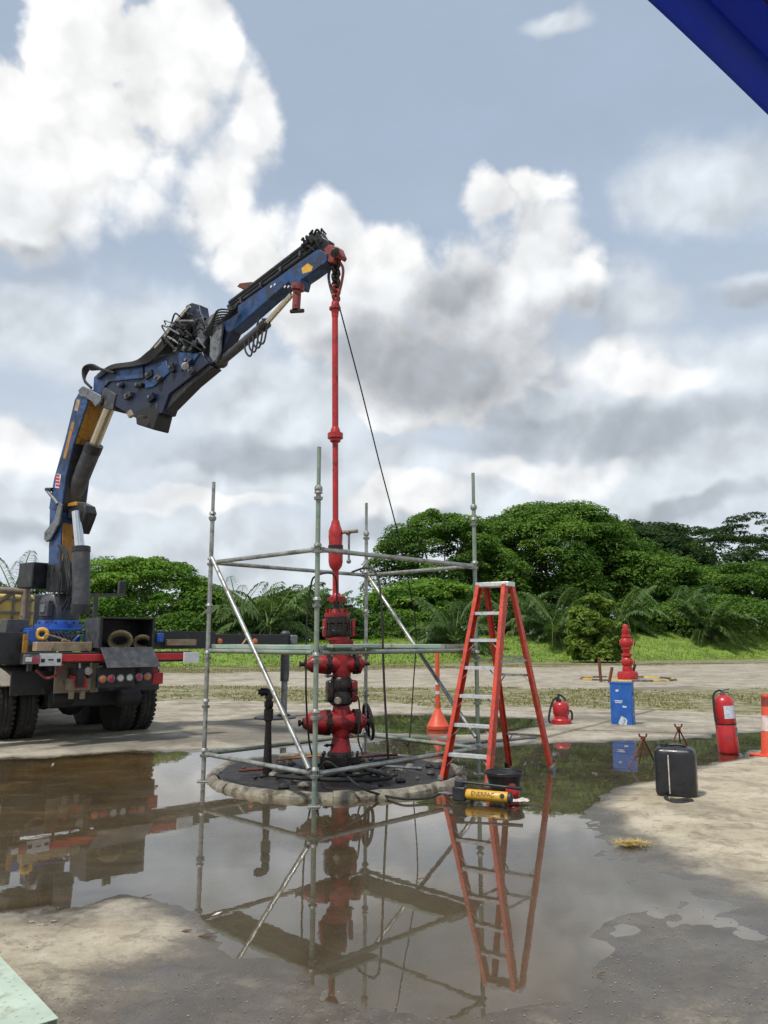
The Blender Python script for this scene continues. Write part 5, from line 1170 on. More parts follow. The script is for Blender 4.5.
cprism('knuckle_plate', 'darkgrey', [(230, 235), (300, 190), (365, 230), (352, 300), (310, 290), (262, 270)], z2, 0.17, 0.34)
for i in range(5):
    q = MB(); o_ = 0.22 - 0.09 * i; q.tube(spline([cp(*z2(262, 205), o_), cp(*z2(232, 170), o_), cp(*z2(228 + 6 * i, 122), o_), cp(*z2(262, 106 + 5 * i), o_), cp(*z2(305, 125), o_), cp(*z2(360, 140), o_)], 6), 0.022, 7); q.build('hydraulic_hose', 'rubber', mb_)
# second arm
sa = cprism('outer_boom', 'crane_navy', [(22, 520), (24, 460), (60, 425), (165, 402), (240, 378), (330, 372), (346, 405), (235, 492), (216, 546), (140, 560), (84, 528), (42, 524)], z3, 0.20, 0.42)
cprism('boom_shell', 'crane_blue', [(20, 474), (22, 444), (46, 421), (110, 407), (160, 406), (162, 446), (66, 456), (46, 476), (40, 500), (24, 505)], z3, 0.235, 0.03, sa, 0.006)
cprism('boom_shell', 'crane_blue', [(166, 414), (226, 396), (236, 430), (192, 470), (168, 476)], z3, 0.228, 0.03, sa, 0.006)
cprism('boom_shell', 'crane_blue', [(258, 372), (322, 376), (300, 405), (268, 425)], z3, 0.228, 0.03, sa, 0.006)
cprism('boom_box', 'tank_black', [(138, 536), (200, 516), (203, 550), (192, 594), (142, 578)], z3, 0.22, 0.46, sa, 0.02)
crod('box_pin', 'steelgrey', (150, 560), (150, 561), z3, 5, 0.27, sa)
cprism('boom_extension', 'black', [(216, 546), (236, 486), (340, 404), (360, 415), (300, 465), (226, 540)], z3, 0.15, 0.30)
cprism('boom_hook_plate', 'beige_steel', [(112, 545), (125, 535), (133, 552), (120, 560)], z3, 0.235, 0.05, sa)
crod('boom_eye', 'white_plate', (270, 415), (271, 416), z3, 4.2, 0.262, sa, 12)
cprism('eye_bore', 'crane_navy', [(266, 420), (266, 410), (274, 410), (274, 420)], z3, 0.275, 0.01, sa, 0)
vb_ = cprism('valve_bank', 'black', [(170, 388), (212, 330), (262, 300), (300, 262), (332, 300), (350, 330), (334, 378), (250, 372)], z3, 0.14, 0.30)
crod('tilt_cylinder', 'darkgrey', (172, 384), (278, 262), z3, 4.2, 0.10, vb_); crod('tilt_rod', 'brass_rod', (186, 364), (284, 246), z3, 1.6, 0.16, vb_)
cprism('tilt_head', 'crane_navy', [(278, 262), (284, 240), (300, 232), (322, 238), (326, 262), (336, 274), (318, 300), (296, 290)], z3, 0.12, 0.28, vb_)
R = random.Random(21)
for i in range(22):
    x0, y0_ = R.uniform(205, 320), R.uniform(290, 370); o_ = R.uniform(0.14, 0.24); q = MB()
    q.tube(spline([cp(*z3(x0, y0_), o_), cp(*z3(x0 + R.uniform(-22, 22), y0_ - R.uniform(8, 30)), o_ + 0.05), cp(*z3(x0 + R.uniform(8, 40), y0_ + R.uniform(-16, 16)), o_)], 5), R.uniform(0.010, 0.02), 6)
    q.build('hydraulic_hose', 'rubber' if i % 3 else 'steelgrey', vb_)
for i in range(10):
    x0, y0_ = R.uniform(215, 320), R.uniform(300, 372); p_ = cp(*z3(x0, y0_), 0.17)
    MB().box(p_, (R.uniform(0.06, 0.14), 0.1, R.uniform(0.05, 0.12)), Matrix.Rotation(R.uniform(0, 1), 3, 'Y') @ Rz).build('valve_block', ('darkgrey', 'steelgrey', 'black')[i % 3], vb_, 0.008)
cprism('link_plate', 'steelgrey', [(345, 288), (352, 268), (366, 260), (379, 268), (386, 292), (376, 385), (362, 402), (350, 384), (352, 335), (346, 320)], z3, 0.24, 0.05)
cprism('link_plate', 'steelgrey', [(314, 300), (328, 284), (340, 300), (340, 332), (330, 356), (318, 346)], z3, 0.22, 0.05)
cprism('link_plate', 'darkgrey', [(330, 292), (350, 270), (364, 284), (344, 310)], z3, 0.19, 0.30)
cprism('boom_knee', 'crane_navy', [(352, 330), (386, 284), (420, 300), (402, 340), (372, 402), (352, 405)], z3, 0.14, 0.30)
# upper boom
ub = cprism('upper_boom', 'crane_blue', [(384, 278), (400, 262), (660, 78), (686, 92), (682, 116), (636, 150), (612, 166), (606, 190), (584, 186), (576, 172), (430, 300), (402, 320), (388, 302)], z3, 0.15, 0.32)
cprism('yellow_sticker', 'pump_yellow', [(612, 134), (630, 120), (645, 130), (640, 142), (616, 150)], z3, 0.1525, 0.004, ub, 0)
for j, (x_, y_) in enumerate(((523, 186), (533, 180), (562, 186), (572, 186), (582, 184))): cprism('boom_mark', 'white_plate', [(x_, y_), (x_ + 5, y_ - 4), (x_ + 6, y_), (x_ + 1, y_ + 5)], z3, 0.1585, 0.004, ub, 0)
for a_, b_, r_ in (((398, 236), (626, 62), 2.6), (((406, 250)), (644, 76), 2.4), ((400, 243), (632, 68), 1.6)):
    crod('extension_pipe', 'black', a_, b_, z3, r_, 0.06, ub, 10)
cprism('pipe_tray', 'black', [(398, 240), (620, 66), (640, 84), (405, 258)], z3, -0.02, 0.16, ub)
for i in range(4):
    t = (i + 0.5) / 4; p_ = cp(*z3(402 + 225 * t, 252 - 178 * t), 0.10); MB().box(p_, (0.035, 0.04, 0.07), Rz).build('pipe_clip', 'darkgrey', ub)
cprism('sensor_bracket', 'rust', [(428, 186), (436, 176), (470, 172), (476, 182), (450, 196)], z3, 0.08, 0.10, ub)
q = MB(); q.tube(spline([cp(*z3(420, 215), 0.06), cp(*z3(396, 232), 0.06), cp(*z3(402, 244), 0.06)], 5), 0.012, 6); q.build('stop_loop', 'rubber', ub)
ec = crod('extension_cylinder', 'darkgrey', (374, 402), (500, 296), z3, 4.8, 0.06); crod('extension_rod', 'brass_rod', (497, 299), (574, 212), z3, 2.9, 0.06, ec); crod('gland', 'black', (488, 306), (504, 292), z3, 5.6, 0.06, ec)
MB().ball(cp(*z3(374, 402)), 0.10, 12).build('cylinder_eye', 'darkgrey', ec)
for i in range(4):
    x0 = 440 + 12 * i; q = MB(); q.tube(spline([cp(*z3(x0, 330 - 8 * i), 0.08), cp(*z3(x0 + 2, 372 - 9 * i), 0.12), cp(*z3(x0 + 18, 385 - 12 * i), 0.12), cp(*z3(x0 + 28, 330 - 8 * i), 0.08), cp(*z3(x0 + 40, 280), 0.05)], 5), 0.014, 6); q.build('hydraulic_hose', 'rubber', ec)
mo = crod('winch_motor', 'hook_red', (590, 192), (586, 255), z3, 4.4, 0.10); crod('motor_head', 'hook_red', (592, 184), (590, 200), z3, 7.2, 0.10, mo); crod('motor_foot', 'oily', (572, 260), (606, 258), z3, 2.2, 0.10, mo)
for i in range(16):
    x0, y0_ = R.uniform(600, 665), R.uniform(34, 80); q = MB(); o_ = R.uniform(-0.05, 0.14)
    q.tube(spline([cp(*z3(x0, y0_), o_), cp(*z3(x0 + R.uniform(-14, 14), y0_ - R.uniform(2, 18)), o_ + 0.04), cp(*z3(x0 + R.uniform(5, 22), y0_ + R.uniform(-5, 16)), o_)], 5), R.uniform(0.010, 0.02), 6); q.build('hydraulic_hose', 'rubber', ub)
cprism('boom_head', 'black', [(612, 74), (636, 34), (664, 28), (674, 46), (690, 54), (690, 80), (668, 88), (640, 92)], z3, 0.08, 0.2, ub)
th = cprism('hook_head', 'hook_red', [(676, 78), (690, 66), (712, 72), (722, 96), (716, 106), (706, 98), (702, 118), (686, 116), (678, 100)], z3, 0.12, 0.24, ub)
crod('sheave', 'darkgrey', (696, 92), (697, 93), z3, 5.5, 0.13, th)
# hook chain: real links down to the pipe cap
ch0 = cp(*z3(699, 112)); ch1 = Vector((HK.x, HK.y, at(335, 300, WY).z)); nlk = 9
chain = None
for i in range(nlk):
    p_ = ch0.lerp(ch1, (i + 0.5) / nlk); lnk = MB(); hl = (ch0 - ch1).length / nlk * 0.66; pts = []
    ax = cd if i % 2 else cn
    for k_ in range(17):
        a_ = 2 * math.pi * k_ / 16; pts.append(p_ + ax * (math.cos(a_) * 0.055) + Vector((0, 0, math.sin(a_) * hl)))
    lnk.tube(pts, 0.021, 7); lnk.build('chain_link', 'hook_red' if i > 5 else 'oily', th)
for s in (-1, 1):
    q = MB(); q.tube(spline([ch0 + cd * 0.03 * s, ch0.lerp(ch1, 0.3) + cd * 0.12 * s, ch0.lerp(ch1, 0.65) + cd * 0.09 * s, ch1 + cd * 0.02 * s], 6), 0.018, 7); q.build('sling', 'hook_red' if s > 0 else 'oily', th)
tl0 = ch0.lerp(ch1, 0.85)
tag(MB().tube(spline([tl0, at(360, 385, 9.8), at(380, 465, 10.4), at(397, 530, 11.0), at(409, 585, 11.4), at(416, 630, 11.6), at(413, 690, 11.7), at(409, 742, 11.75), G(404, 741)], 7), 0.010, 6).build('tag_line', 'rubber'), 'thin dark slack tag line running down from the crane hook', 'rope')

# hose runs and grime plates that make the knuckle busy
R = random.Random(77)
for i in range(7):
    o_ = 0.20 - 0.012 * i; dy_ = 7 * i
    q = MB(); q.tube(spline([cp(*z3(22, 452 - dy_ * 0.3), o_), cp(*z3(62, 424 - dy_ * 0.25), o_ + 0.02), cp(*z3(130, 414 - dy_ * 0.3), o_ + 0.03), cp(*z3(178, 396 - dy_ * 0.7), o_ + 0.03), cp(*z3(235 + 6 * i, 335 - dy_ * 0.5), o_ + 0.03)], 6), 0.014, 7); q.build('hydraulic_hose', 'rubber', sa)
for i in range(6):
    q = MB(); o_ = 0.14 + 0.01 * i
    q.tube(spline([cp(*z3(318 + 5 * i, 330), o_), cp(*z3(345 + 3 * i, 300 - 8 * i), o_ + 0.07), cp(*z3(385 + 4 * i, 285 - 6 * i), o_ + 0.06), cp(*z3(420, 262 - 5 * i), o_)], 6), 0.013, 7); q.build('hydraulic_hose', 'rubber', vb_)
for i, (x_, y_) in enumerate(((120, 500), (150, 470), (185, 505), (205, 450), (245, 420), (290, 400), (300, 430), (180, 440), (100, 470))):
    p_ = cp(*z3(x_ - 11, y_), 0.185); MB().box(p_, (R.uniform(0.08, 0.2), 0.06, R.uniform(0.05, 0.14)), Matrix.Rotation(R.uniform(-0.6, 0.9), 3, 'Y') @ Rz).build('side_bracket', ('darkgrey', 'black', 'crane_navy')[i % 3], sa, 0.01)
    MB().cyl(p_ + cn * 0.02, p_ + cn * 0.06, 0.022, n=8).build('pin', 'steelgrey', sa)
# deck clutter round the crane foot
for i in range(12):
    x_ = R.uniform(-1.0, -0.35); z_ = 1.36 + R.uniform(0, 0.1); q = TB(); q.tube(spline([(x_, 0.55, z_), (x_ + R.uniform(-0.1, 0.2), 0.5, z_ + R.uniform(0.02, 0.14)), (x_ + R.uniform(0.1, 0.4), 0.55, z_ + R.uniform(-0.03, 0.05))], 5), R.uniform(0.010, 0.02), 6); q.build('deck_hose', ('rubber', 'timber', 'rubber', 'bright_blue')[i % 4], truck)
for i in range(7):
    x_ = R.uniform(-1.05, 0.2); TB().box((x_, 0.5 + R.uniform(0, 0.25), 1.40), (R.uniform(0.08, 0.2), 0.1, R.uniform(0.06, 0.18))).build('deck_box', ('black', 'darkgrey', 'crane_navy')[i % 3], truck, 0.01)
# ------------------------------------------------------------------ things standing round the yard
def Rz_(a): return Matrix.Rotation(a, 3, 'Z')
# red delineator post on a cone foot
p = G(438, 729); d0 = thing('delineator_post', p, 'tall slim orange post with white bands on a cone foot behind the cellar', 'traffic post')
k = pk(p.y)
MB().lathe(p + Vector((0, 0, 0.005)), (0, 0, 1), [(0, 11 * k), (3 * k, 11 * k), (4 * k, 10 * k), (16 * k, 4 * k), (19 * k, 2.6 * k)], 24).build('cone_foot', 'cone_orange', d0)
MB().lathe(p, (0, 0, 1), [(17 * k, 2.3 * k), (71 * k, 2.1 * k), (75 * k, 1.4 * k)], 14).build('post', 'cone_orange', d0)
for y0, y1 in ((42, 46), (33, 36)): MB().lathe(p, (0, 0, 1), [(y0 * k, 2.42 * k), (y1 * k, 2.40 * k)], 14).build('reflective_band', 'label_white', d0)
# red canister with black hose
p = G(561.5, 725); d0 = thing('red_canister', p, 'squat red canister with a black hose standing right of the stepladder', 'canister'); k = pk(p.y)
MB().lathe(p, (0, 0, 1), [(0, 9.6 * k), (5 * k, 9.8 * k), (6 * k, 9 * k), (6.2 * k, 7 * k), (10 * k, 6.6 * k)], 24).build('base_drum', 'ext_red', d0)
MB().lathe(p + Vector((0, 0, 9 * k)), (0, 0, 1), [(0, 6.6 * k), (1.5 * k, 7.8 * k), (10 * k, 8 * k), (12 * k, 7 * k), (13 * k, 5 * k)], 24).build('upper_drum', 'ext_red', d0)
MB().lathe(p + Vector((-2 * k, 0, 21.5 * k)), (0, 0, 1), [(0, 2.6 * k), (3 * k, 2.4 * k), (3.5 * k, 1.2 * k), (8 * k, 1.2 * k)], 12).build('valve', 'black', d0)
MB().tube(spline([p + Vector((-2 * k, 0, 26 * k)), p + Vector((-7 * k, -.02, 24 * k)), p + Vector((-10.5 * k, -.03, 16 * k)), p + Vector((-12.5 * k, -.04, 6 * k)), p + Vector((-11 * k, -.04, 2 * k))], 6), 1.1 * k, 8).build('discharge_hose', 'rubber', d0)
MB().tube(spline([p + Vector((8 * k, -.02, 14 * k)), p + Vector((10 * k, -.03, 12 * k)), p + Vector((10 * k, -.03, 6 * k)), p + Vector((8 * k, -.02, 5 * k))], 5), 1.0 * k, 8).build('side_handle', 'rubber', d0)
MB().tube(spline([p + Vector((-2 * k, 0, 29 * k)), p + Vector((2 * k, 0, 27 * k)), p + Vector((5 * k, 0, 23 * k))], 5), 0.9 * k, 8).build('carry_handle', 'black', d0)
# blue metal box
ctr = G(623.5, 725.5)
ba = math.radians(-28); d0 = thing('blue_metal_box', ctr, 'upright bright blue metal box with torn white labels before the far wellhead', 'box', rotz=0); hB = 0.76
bo = MB().box(ctr + Vector((0, 0, hB / 2)), (0.38, 0.26, hB), Rz_(ba)).build('shell', 'box_blue', d0, 0.018)
f = MB(); f.box(ctr + Vector((0, 0, hB - 0.005)), (0.394, 0.274, 0.03), Rz_(ba)); f.build('lid', 'box_blue', d0, 0.006)
Rb = Rz_(ba)
for (x, z, w, h, R_) in ((-0.10, 0.62, 0.05, 0.035, 0), (-0.08, 0.44, 0.14, 0.02, 0), (-0.08, 0.41, 0.12, 0.015, 0), (0.02, 0.34, 0.07, 0.03, 0.1), (-0.02, 0.11, 0.10, 0.10, 0.5), (0.02, 0.07, 0.06, 0.09, 0.2), (-0.06, 0.05, 0.07, 0.05, 0.3)):
    MB().box(ctr + Rb @ Vector((x + 0.04, -0.1315, z)), (w, 0.004, h), Rb @ Matrix.Rotation(R_, 3, 'Y')).build('label_scrap', 'label_white', d0)
for (y, z) in ((0.0, 0.5), (0.03, 0.2)): MB().box(ctr + Rb @ Vector((0.1915, y, z)), (0.004, 0.05, 0.03), Rb).build('label_scrap', 'label_white', d0)
MB().box(ctr + Rb @ Vector((0.196, 0, 0.57)), (0.02, 0.11, 0.03), Rb).build('side_handle', 'box_blue', d0, 0.006)
# fire extinguisher
p = G(729, 753); tilt = Vector((-0.045, 0.0, 1)).normalized(); k = pk(p.y)
d0 = thing('fire_extinguisher', p, 'large red fire extinguisher with grey label standing at the puddle edge', 'fire extinguisher')
MB().lathe(p, tilt, [(0, 8.6 * k), (1 * k, 9.4 * k), (2 * k, 9.6 * k), (27 * k, 9.6 * k), (27.6 * k, 9.2 * k), (28.4 * k, 9.6 * k), (48 * k, 9.5 * k), (51.5 * k, 8.2 * k), (54 * k, 5 * k), (55 * k, 2.6 * k)], 30).build('cylinder', 'ext_red', d0)
MB().lathe(p + tilt * (27 * k), tilt, [(0, 9.75 * k), (1.2 * k, 9.75 * k)], 30).build('strap', 'oily', d0)
tp = p + tilt * (55 * k)
MB().lathe(tp - tilt * 0.01, tilt, [(0, 2.4 * k), (2.5 * k, 2.4 * k), (2.6 * k, 1.5 * k), (5 * k, 1.5 * k)], 12).build('valve', 'steelgrey', d0)
q = MB(); q.bar(tp + tilt * (4 * k), tp + tilt * (5.5 * k) + Vector((7 * k, -0.01, 0)), 0.02, 0.012); q.bar(tp + tilt * (2 * k), tp + tilt * (2.2 * k) + Vector((6 * k, -0.01, 0)), 0.02, 0.012); q.build('lever', 'black', d0, 0.002)
MB().tube(spline([tp + tilt * (3 * k), tp + Vector((-4 * k, -.02, 4 * k)), tp + Vector((-9 * k, -.03, 1 * k)), tp + Vector((-10.5 * k, -.04, -8 * k)), tp + Vector((-9.8 * k, -.05, -26 * k))], 6), 1.0 * k, 8).build('hose', 'rubber', d0)
def curved_label(c, ax, r, a0, a1, z0, z1, name, m, parent):
    x = Vector((1, 0, 0)); y = ax.cross(x).normalized(); x = y.cross(ax).normalized(); vs = []; fs = []; n = 10
    for i in range(n + 1):
        a = a0 + (a1 - a0) * i / n; rd = x * math.cos(a) + y * math.sin(a)
        for z in (z0, z1):
            for rr in (r, r + 0.002): vs.append(c + ax * z + rd * rr)
    for i in range(n):
        o = i * 4; e = o + 4; fs += [(o + 1, e + 1, e + 3, o + 3), (o, o + 2, e + 2, e), (o, e, e + 1, o + 1), (o + 2, o + 3, e + 3, e + 2)]
    fs += [(0, 1, 3, 2), (n * 4, n * 4 + 2, n * 4 + 3, n * 4 + 1)]
    return MB().add(vs, fs).build(name, m, parent)
curved_label(p, tilt, 9.62 * k, -2.0, -0.75, 33 * k, 45 * k, 'label', 'label_white', d0)
curved_label(p, tilt, 9.66 * k, -1.0, -0.5, 16 * k, 24 * k, 'label', 'steelgrey', d0)
# traffic cone at the right edge
p = G(771, 757); k = pk(p.y); d0 = thing('traffic_cone', p, 'orange traffic cone with a pale band cut by the right photo edge', 'traffic cone')
MB().box(p + Vector((0, 0, 0.02)), (0.38, 0.38, 0.035), Rz_(0.3)).build('base', 'cone_orange', d0, 0.012)
MB().lathe(p + Vector((0, 0, 0.035)), (0, 0, 1), [(0, 0.13), (0.03, 0.115), (0.74, 0.062), (0.78, 0.05)], 26).build('body', 'cone_orange', d0)
MB().lathe(p + Vector((0, 0, 0.035)), (0, 0, 1), [(0.30, 0.0985), (0.50, 0.083)], 26).build('band', 'cone_white', d0)
MB().lathe(p + Vector((0, 0, 0.035)), (0, 0, 1), [(0.62, 0.0735), (0.745, 0.064)], 26).build('top_band', 'hook_red', d0)
# jerrycan
p = G(683, 801); k = pk(p.y); d0 = thing('jerrycan', p, 'black plastic jerrycan with a pale level stripe on the dry concrete patch', 'jerrycan')
ja = Rz_(math.radians(-24)); wj, dj, hj = 0.38, 0.29, 0.475
jc = p + Vector((0.0, 0.14, 0))
b_ = MB(); b_.box(jc + Vector((0, 0, hj / 2 + 0.01)), (wj, dj, hj), ja); jb = b_.build('body', 'jerry', d0, 0.062); jb.modifiers['bevel'].segments = 5
MB().box(jc + ja @ Vector((-0.055, -dj / 2 - 0.002, 0.24)), (0.010, 0.006, 0.36), ja).build('level_stripe', 'white_rag', d0)
hz0 = hj + 0.01
MB().tube(spline([jc + ja @ Vector((-0.06, 0, hz0 - 0.01)), jc + ja @ Vector((-0.045, 0, hz0 + 0.012)), jc + ja @ Vector((0.02, 0, hz0 + 0.018)), jc + ja @ Vector((0.09, 0, hz0 + 0.012)), jc + ja @ Vector((0.105, 0, hz0 - 0.01))], 5), 0.014, 10).build('handle', 'jerry', d0)
MB().lathe(jc + ja @ Vector((-0.10, 0, hz0 - 0.035)), (0, 0, 1), [(0, 0.032), (0.025, 0.032), (0.028, 0.038), (0.055, 0.036), (0.06, 0.03)], 16).build('cap', 'ink', d0)
tag(MB().tube(spline([G(666, 797, 0.03), G(667, 800, 0.03), G(674, 803, 0.03), G(684, 803.5, 0.03), G(692, 802, 0.03), G(688, 800, 0.04), G(678, 801, 0.04), G(670, 800, 0.045)], 6), 0.022, 8).build('strap', 'rubber'), 'black strap lying bunched against the jerrycan base', 'strap')
# two small rusty folding stands
def stand(top, feet, label, rung):
    c = sum((Vector(f) for f in feet), Vector((0, 0, 0))) / len(feet); d = thing('pipe_stand', (c.x, c.y, 0), label, 'stand', 'rusty pipe stands')
    q = MB(); q.box(top, (0.05, 0.05, 0.04)); q.cyl(top + Vector((-0.035, 0, 0.01)), top + Vector((-0.05, 0, 0.055)), 0.012, n=6); q.cyl(top + Vector((0.035, 0, 0.01)), top + Vector((0.05, 0, 0.055)), 0.012, n=6); q.build('pipe_cradle', 'rust', d, 0.004)
    for f in feet: MB().cyl(f, top, 0.010, n=8).build('leg', 'rust', d)
    for t in rung: MB().cyl(feet[0].lerp(top, t), feet[1].lerp(top, t), 0.007, n=6).build('rung', 'rust', d)
f = [G(629, 768), G(655, 762), G(639, 764)]; tp_ = at(643, 738, (f[0].y + f[1].y) / 2); stand(tp_, f, 'rusty folding pipe stand in the puddle left of the jerrycan', (0.35, 0.62))
f = [G(668, 756), G(692, 755), G(681, 750)]; tp_ = at(678.5, 728, f[0].y); stand(tp_, f, 'rusty folding pipe stand half hidden behind the jerrycan', (0.4,))
# bucket, jug, rag, hydraulic hand pump
p = G(505, 794); k = pk(p.y); p.y += 0.02; d0 = thing('bucket', p, 'wide black plastic bucket between the stepladder feet', 'bucket')
MB().lathe(p, (0, 0, 1), [(0, 0.13), (0.012, 0.135), (0.185, 0.180), (0.19, 0.192), (0.207, 0.192), (0.207, 0.182), (0.185, 0.174), (0.03, 0.125)], 30).build('shell', 'jerry', d0)
q = MB(); q.torus(p + Vector((0, 0, 0.212)), (0, 0, 1), 0.19, 0.005, 30, 6); q.build('rim_bead', 'jerry', d0)
p = G(513.5, 799); p.y += 0.05; d0 = thing('red_jug', p, 'small red plastic jug beside the yellow hand pump', 'jug')
MB().lathe(p, (0, 0, 1), [(0, 0.055), (0.015, 0.066), (0.06, 0.074), (0.09, 0.068), (0.108, 0.04), (0.112, 0.028)], 20).build('body', 'ext_red', d0)
MB().lathe(p + Vector((0, 0, 0.108)), (0, 0, 1), [(0, 0.032), (0.022, 0.030)], 14).build('cap', 'hook_red', d0)
q = MB(); R = random.Random(3); cc = G(517, 803)
n = 12; vs = []; fs = []
for i in range(n):
    for j in range(n):
        x, y = (i / (n - 1) - 0.5) * 0.22, (j / (n - 1) - 0.5) * 0.12
        vs.append(cc + Vector((x + 0.01 * R.uniform(-1, 1), y, 0.022 + 0.035 * abs(mnoise.noise(Vector((x * 22, y * 22, 1)))))))
for i in range(n - 1):
    for j in range(n - 1): fs.append((i * n + j, (i + 1) * n + j, (i + 1) * n + j + 1, i * n + j + 1))
tag(q.add(vs, fs).build('rag', 'white_rag', sharp=180), 'crumpled white rag beside the hand pump', 'rag')
a, c = G(466, 802), G(510, 806); ax = (c - a).normalized(); zc = Vector((0, 0, 0.072)); d0 = thing('hand_pump', a.lerp(c, 0.5), 'yellow hydraulic hand pump with black head lying at the puddle before the ladder', 'hand pump')
L_ = (c - a).length
MB().lathe(a + zc, ax, [(0, 0.045), (0.012, 0.050), (L_ - 0.02, 0.050), (L_ - 0.008, 0.045)], 22).build('reservoir', 'pump_yellow', d0)
MB().lathe(c + zc - ax * 0.012, ax, [(0, 0.052), (0.03, 0.052), (0.034, 0.03)], 20).build('end_cap', 'black', d0)
Rp = Matrix.Rotation(math.atan2(ax.y, ax.x), 3, 'Z'); h0 = a - ax * 0.055
MB().box(h0 + Vector((0, 0, 0.075)), (0.13, 0.11, 0.13), Rp).build('pump_head', 'black', d0, 0.012)
MB().box(h0 + Vector((-0.01, 0, 0.165)), (0.085, 0.06, 0.07), Rp).build('handle_pivot', 'black', d0, 0.015)
MB().cyl(h0 + Vector((-0.02, -0.01, 0.185)), h0 + ax * 0.50 + Vector((0, 0.0, 0.165)), 0.012, n=10).build('lever', 'black', d0)
MB().cyl(h0 + ax * 0.46 + Vector((0, 0, 0.1665)), h0 + ax * 0.60 + Vector((0, 0, 0.161)), 0.016, n=10).build('grip', 'rubber', d0)
for e in (a + ax * 0.05, c - ax * 0.05): MB().box(e + Vector((0, 0, 0.012)), (0.03, 0.12, 0.03), Rp).build('foot', 'black', d0, 0.003)
sd_ = Vector((ax.y, -ax.x, 0)); sd_ = sd_ if sd_.y < 0 else -sd_
nrm = (sd_ * 0.92 + Vector((0, 0, 0.39))).normalized(); upv = nrm.cross(ax) ; upv = upv if upv.z > 0 else -upv
mt = Matrix(((ax.x, upv.x, nrm.x, 0), (ax.y, upv.y, nrm.y, 0), (ax.z, upv.z, nrm.z, 0), (0, 0, 0, 1))); cpos = a.lerp(c, 0.42) + zc + nrm * 0.0495
lettering('ENERPAC', 0.054, Matrix.Translation(cpos) @ mt, 'ink', d0)
MB().lathe(c + zc - ax * 0.06 + nrm * 0.047, nrm, [(0, 0.022), (0.006, 0.022), (0.008, 0.012)], 16).build('emblem', 'ink', d0)
MB().lathe(h0 - ax * 0.06 + Vector((0, 0, 0.06)), -ax, [(0, 0.016), (0.05, 0.016), (0.05, 0.022), (0.11, 0.020), (0.11, 0.012), (0.16, 0.011)], 12).build('coupler', 'steelgrey', d0)
e0 = h0 - ax * 0.20 + Vector((0, 0, 0.055))
hose([e0, G(428, 798, 0.03), G(405, 799, 0.03), G(382, 795, 0.03), at(360, 787, 7.75), at(340, 770, 7.9), at(326, 762, 7.95), cel_pt(-0.15, -0.9, 0.12), cel_pt(0.1, -0.5, 0.12), cel_pt(0.15, -0.25, 0.14)], 0.012, 'rubber', 'black pressure hose from the hand pump over the kerb to the wellhead')
# straw tuft, leaves and litter
cc = G(632, 846, 0.0); q = MB(); R = random.Random(8)
for i in range(340):
    a_ = R.uniform(0, 6.28); r = R.uniform(0, 0.075); b0 = cc + Vector((math.cos(a_) * r * 1.7, math.sin(a_) * r, 0.005)); a2 = R.uniform(0, 6.28); l = R.uniform(0.03, 0.085); b0.z += R.uniform(0, 0.03)
    tip = b0 + Vector((math.cos(a2) * l, math.sin(a2) * l * 0.8, R.uniform(-0.008, 0.02))); w_ = Vector((-math.sin(a2), math.cos(a2), 0)) * 0.003
    q.add([b0 - w_, b0 + w_, tip + w_ * 0.3, tip - w_ * 0.3], [(0, 1, 2, 3)])
tag(q.build('straw_tuft', 'straw', sharp=10), 'small yellow tuft of straw on the damp concrete before the jerrycan', 'straw')
LG = 'dead leaves floating on the puddle'
for i, (px, py, s, lab) in enumerate(((186, 932, 0.035, 'dark curled leaf left of the post reflection in the puddle'), (208, 936, 0.05, 'longer dark leaf right of the post reflection in the puddle'), (217, 915, 0.03, 'pale floating leaf just above the other two in the puddle'), (147, 897, 0.03, 'small leaf near the left puddle edge'), (420, 880, 0.03, 'single tiny leaf in mid puddle below the hoses'), (601, 975, 0.02, 'dark speck of leaf on the wet concrete at lower right'))):
    c_ = G(px, py, 0.006); R = random.Random(i + 60); a_ = R.uniform(-0.5, 0.5); u = Vector((math.cos(a_), math.sin(a_), 0)); v = Vector((-u.y, u.x, 0)); q = MB()
    q.add([c_ - u * s, c_ - v * s * 0.4 + Vector((0, 0, 0.006)), c_ + u * s + Vector((0, 0, 0.015)), c_ + v * s * 0.35 + Vector((0, 0, 0.010)), c_ - u * s + Vector((0, 0, -0.003)), c_ + u * s + Vector((0, 0, 0.012))], [(0, 1, 2, 3), (0, 3, 2, 5, 4)])
    tag(q.build('dead_leaf', 'white_rag' if i == 2 else 'brown_leaf'), lab, 'leaf', LG)
q = MB(); R = random.Random(14)
for i in range(900):
    px, py = R.uniform(0, 768), 905 + 119 * R.random() ** 0.8
    if 60 < px < 560 and py < 975: continue
    c_ = G(px, py); zz = float(fields(np.array([c_.x]), np.array([c_.y]))[0][0])
    if zz < -0.003: continue
    q.ball(c_ + Vector((0, 0, zz + 0.002)), R.uniform(0.002, 0.0055), 5, (1, R.uniform(0.6, 1), 0.6))
tag(q.build('gravel_grit', 'grit'), 'loose grit scattered over the concrete', 'gravel', kind='stuff')
# foam scraps at the left puddle edge
for i, (px, py, s) in enumerate(((22, 929, 0.02), (31, 922, 0.018), (42, 925, 0.03), (54, 921, 0.018))):
    c_ = G(px, py, 0.015); tag(MB().ball(c_, s * 0.8, 7, (1.6, 0.7, 0.3)).build('foam_scrap', 'grit'), ('leftmost', 'second from left', 'largest', 'rightmost')[i] + ' of the pale foam scraps by the left puddle edge', 'scrap', 'foam scraps')
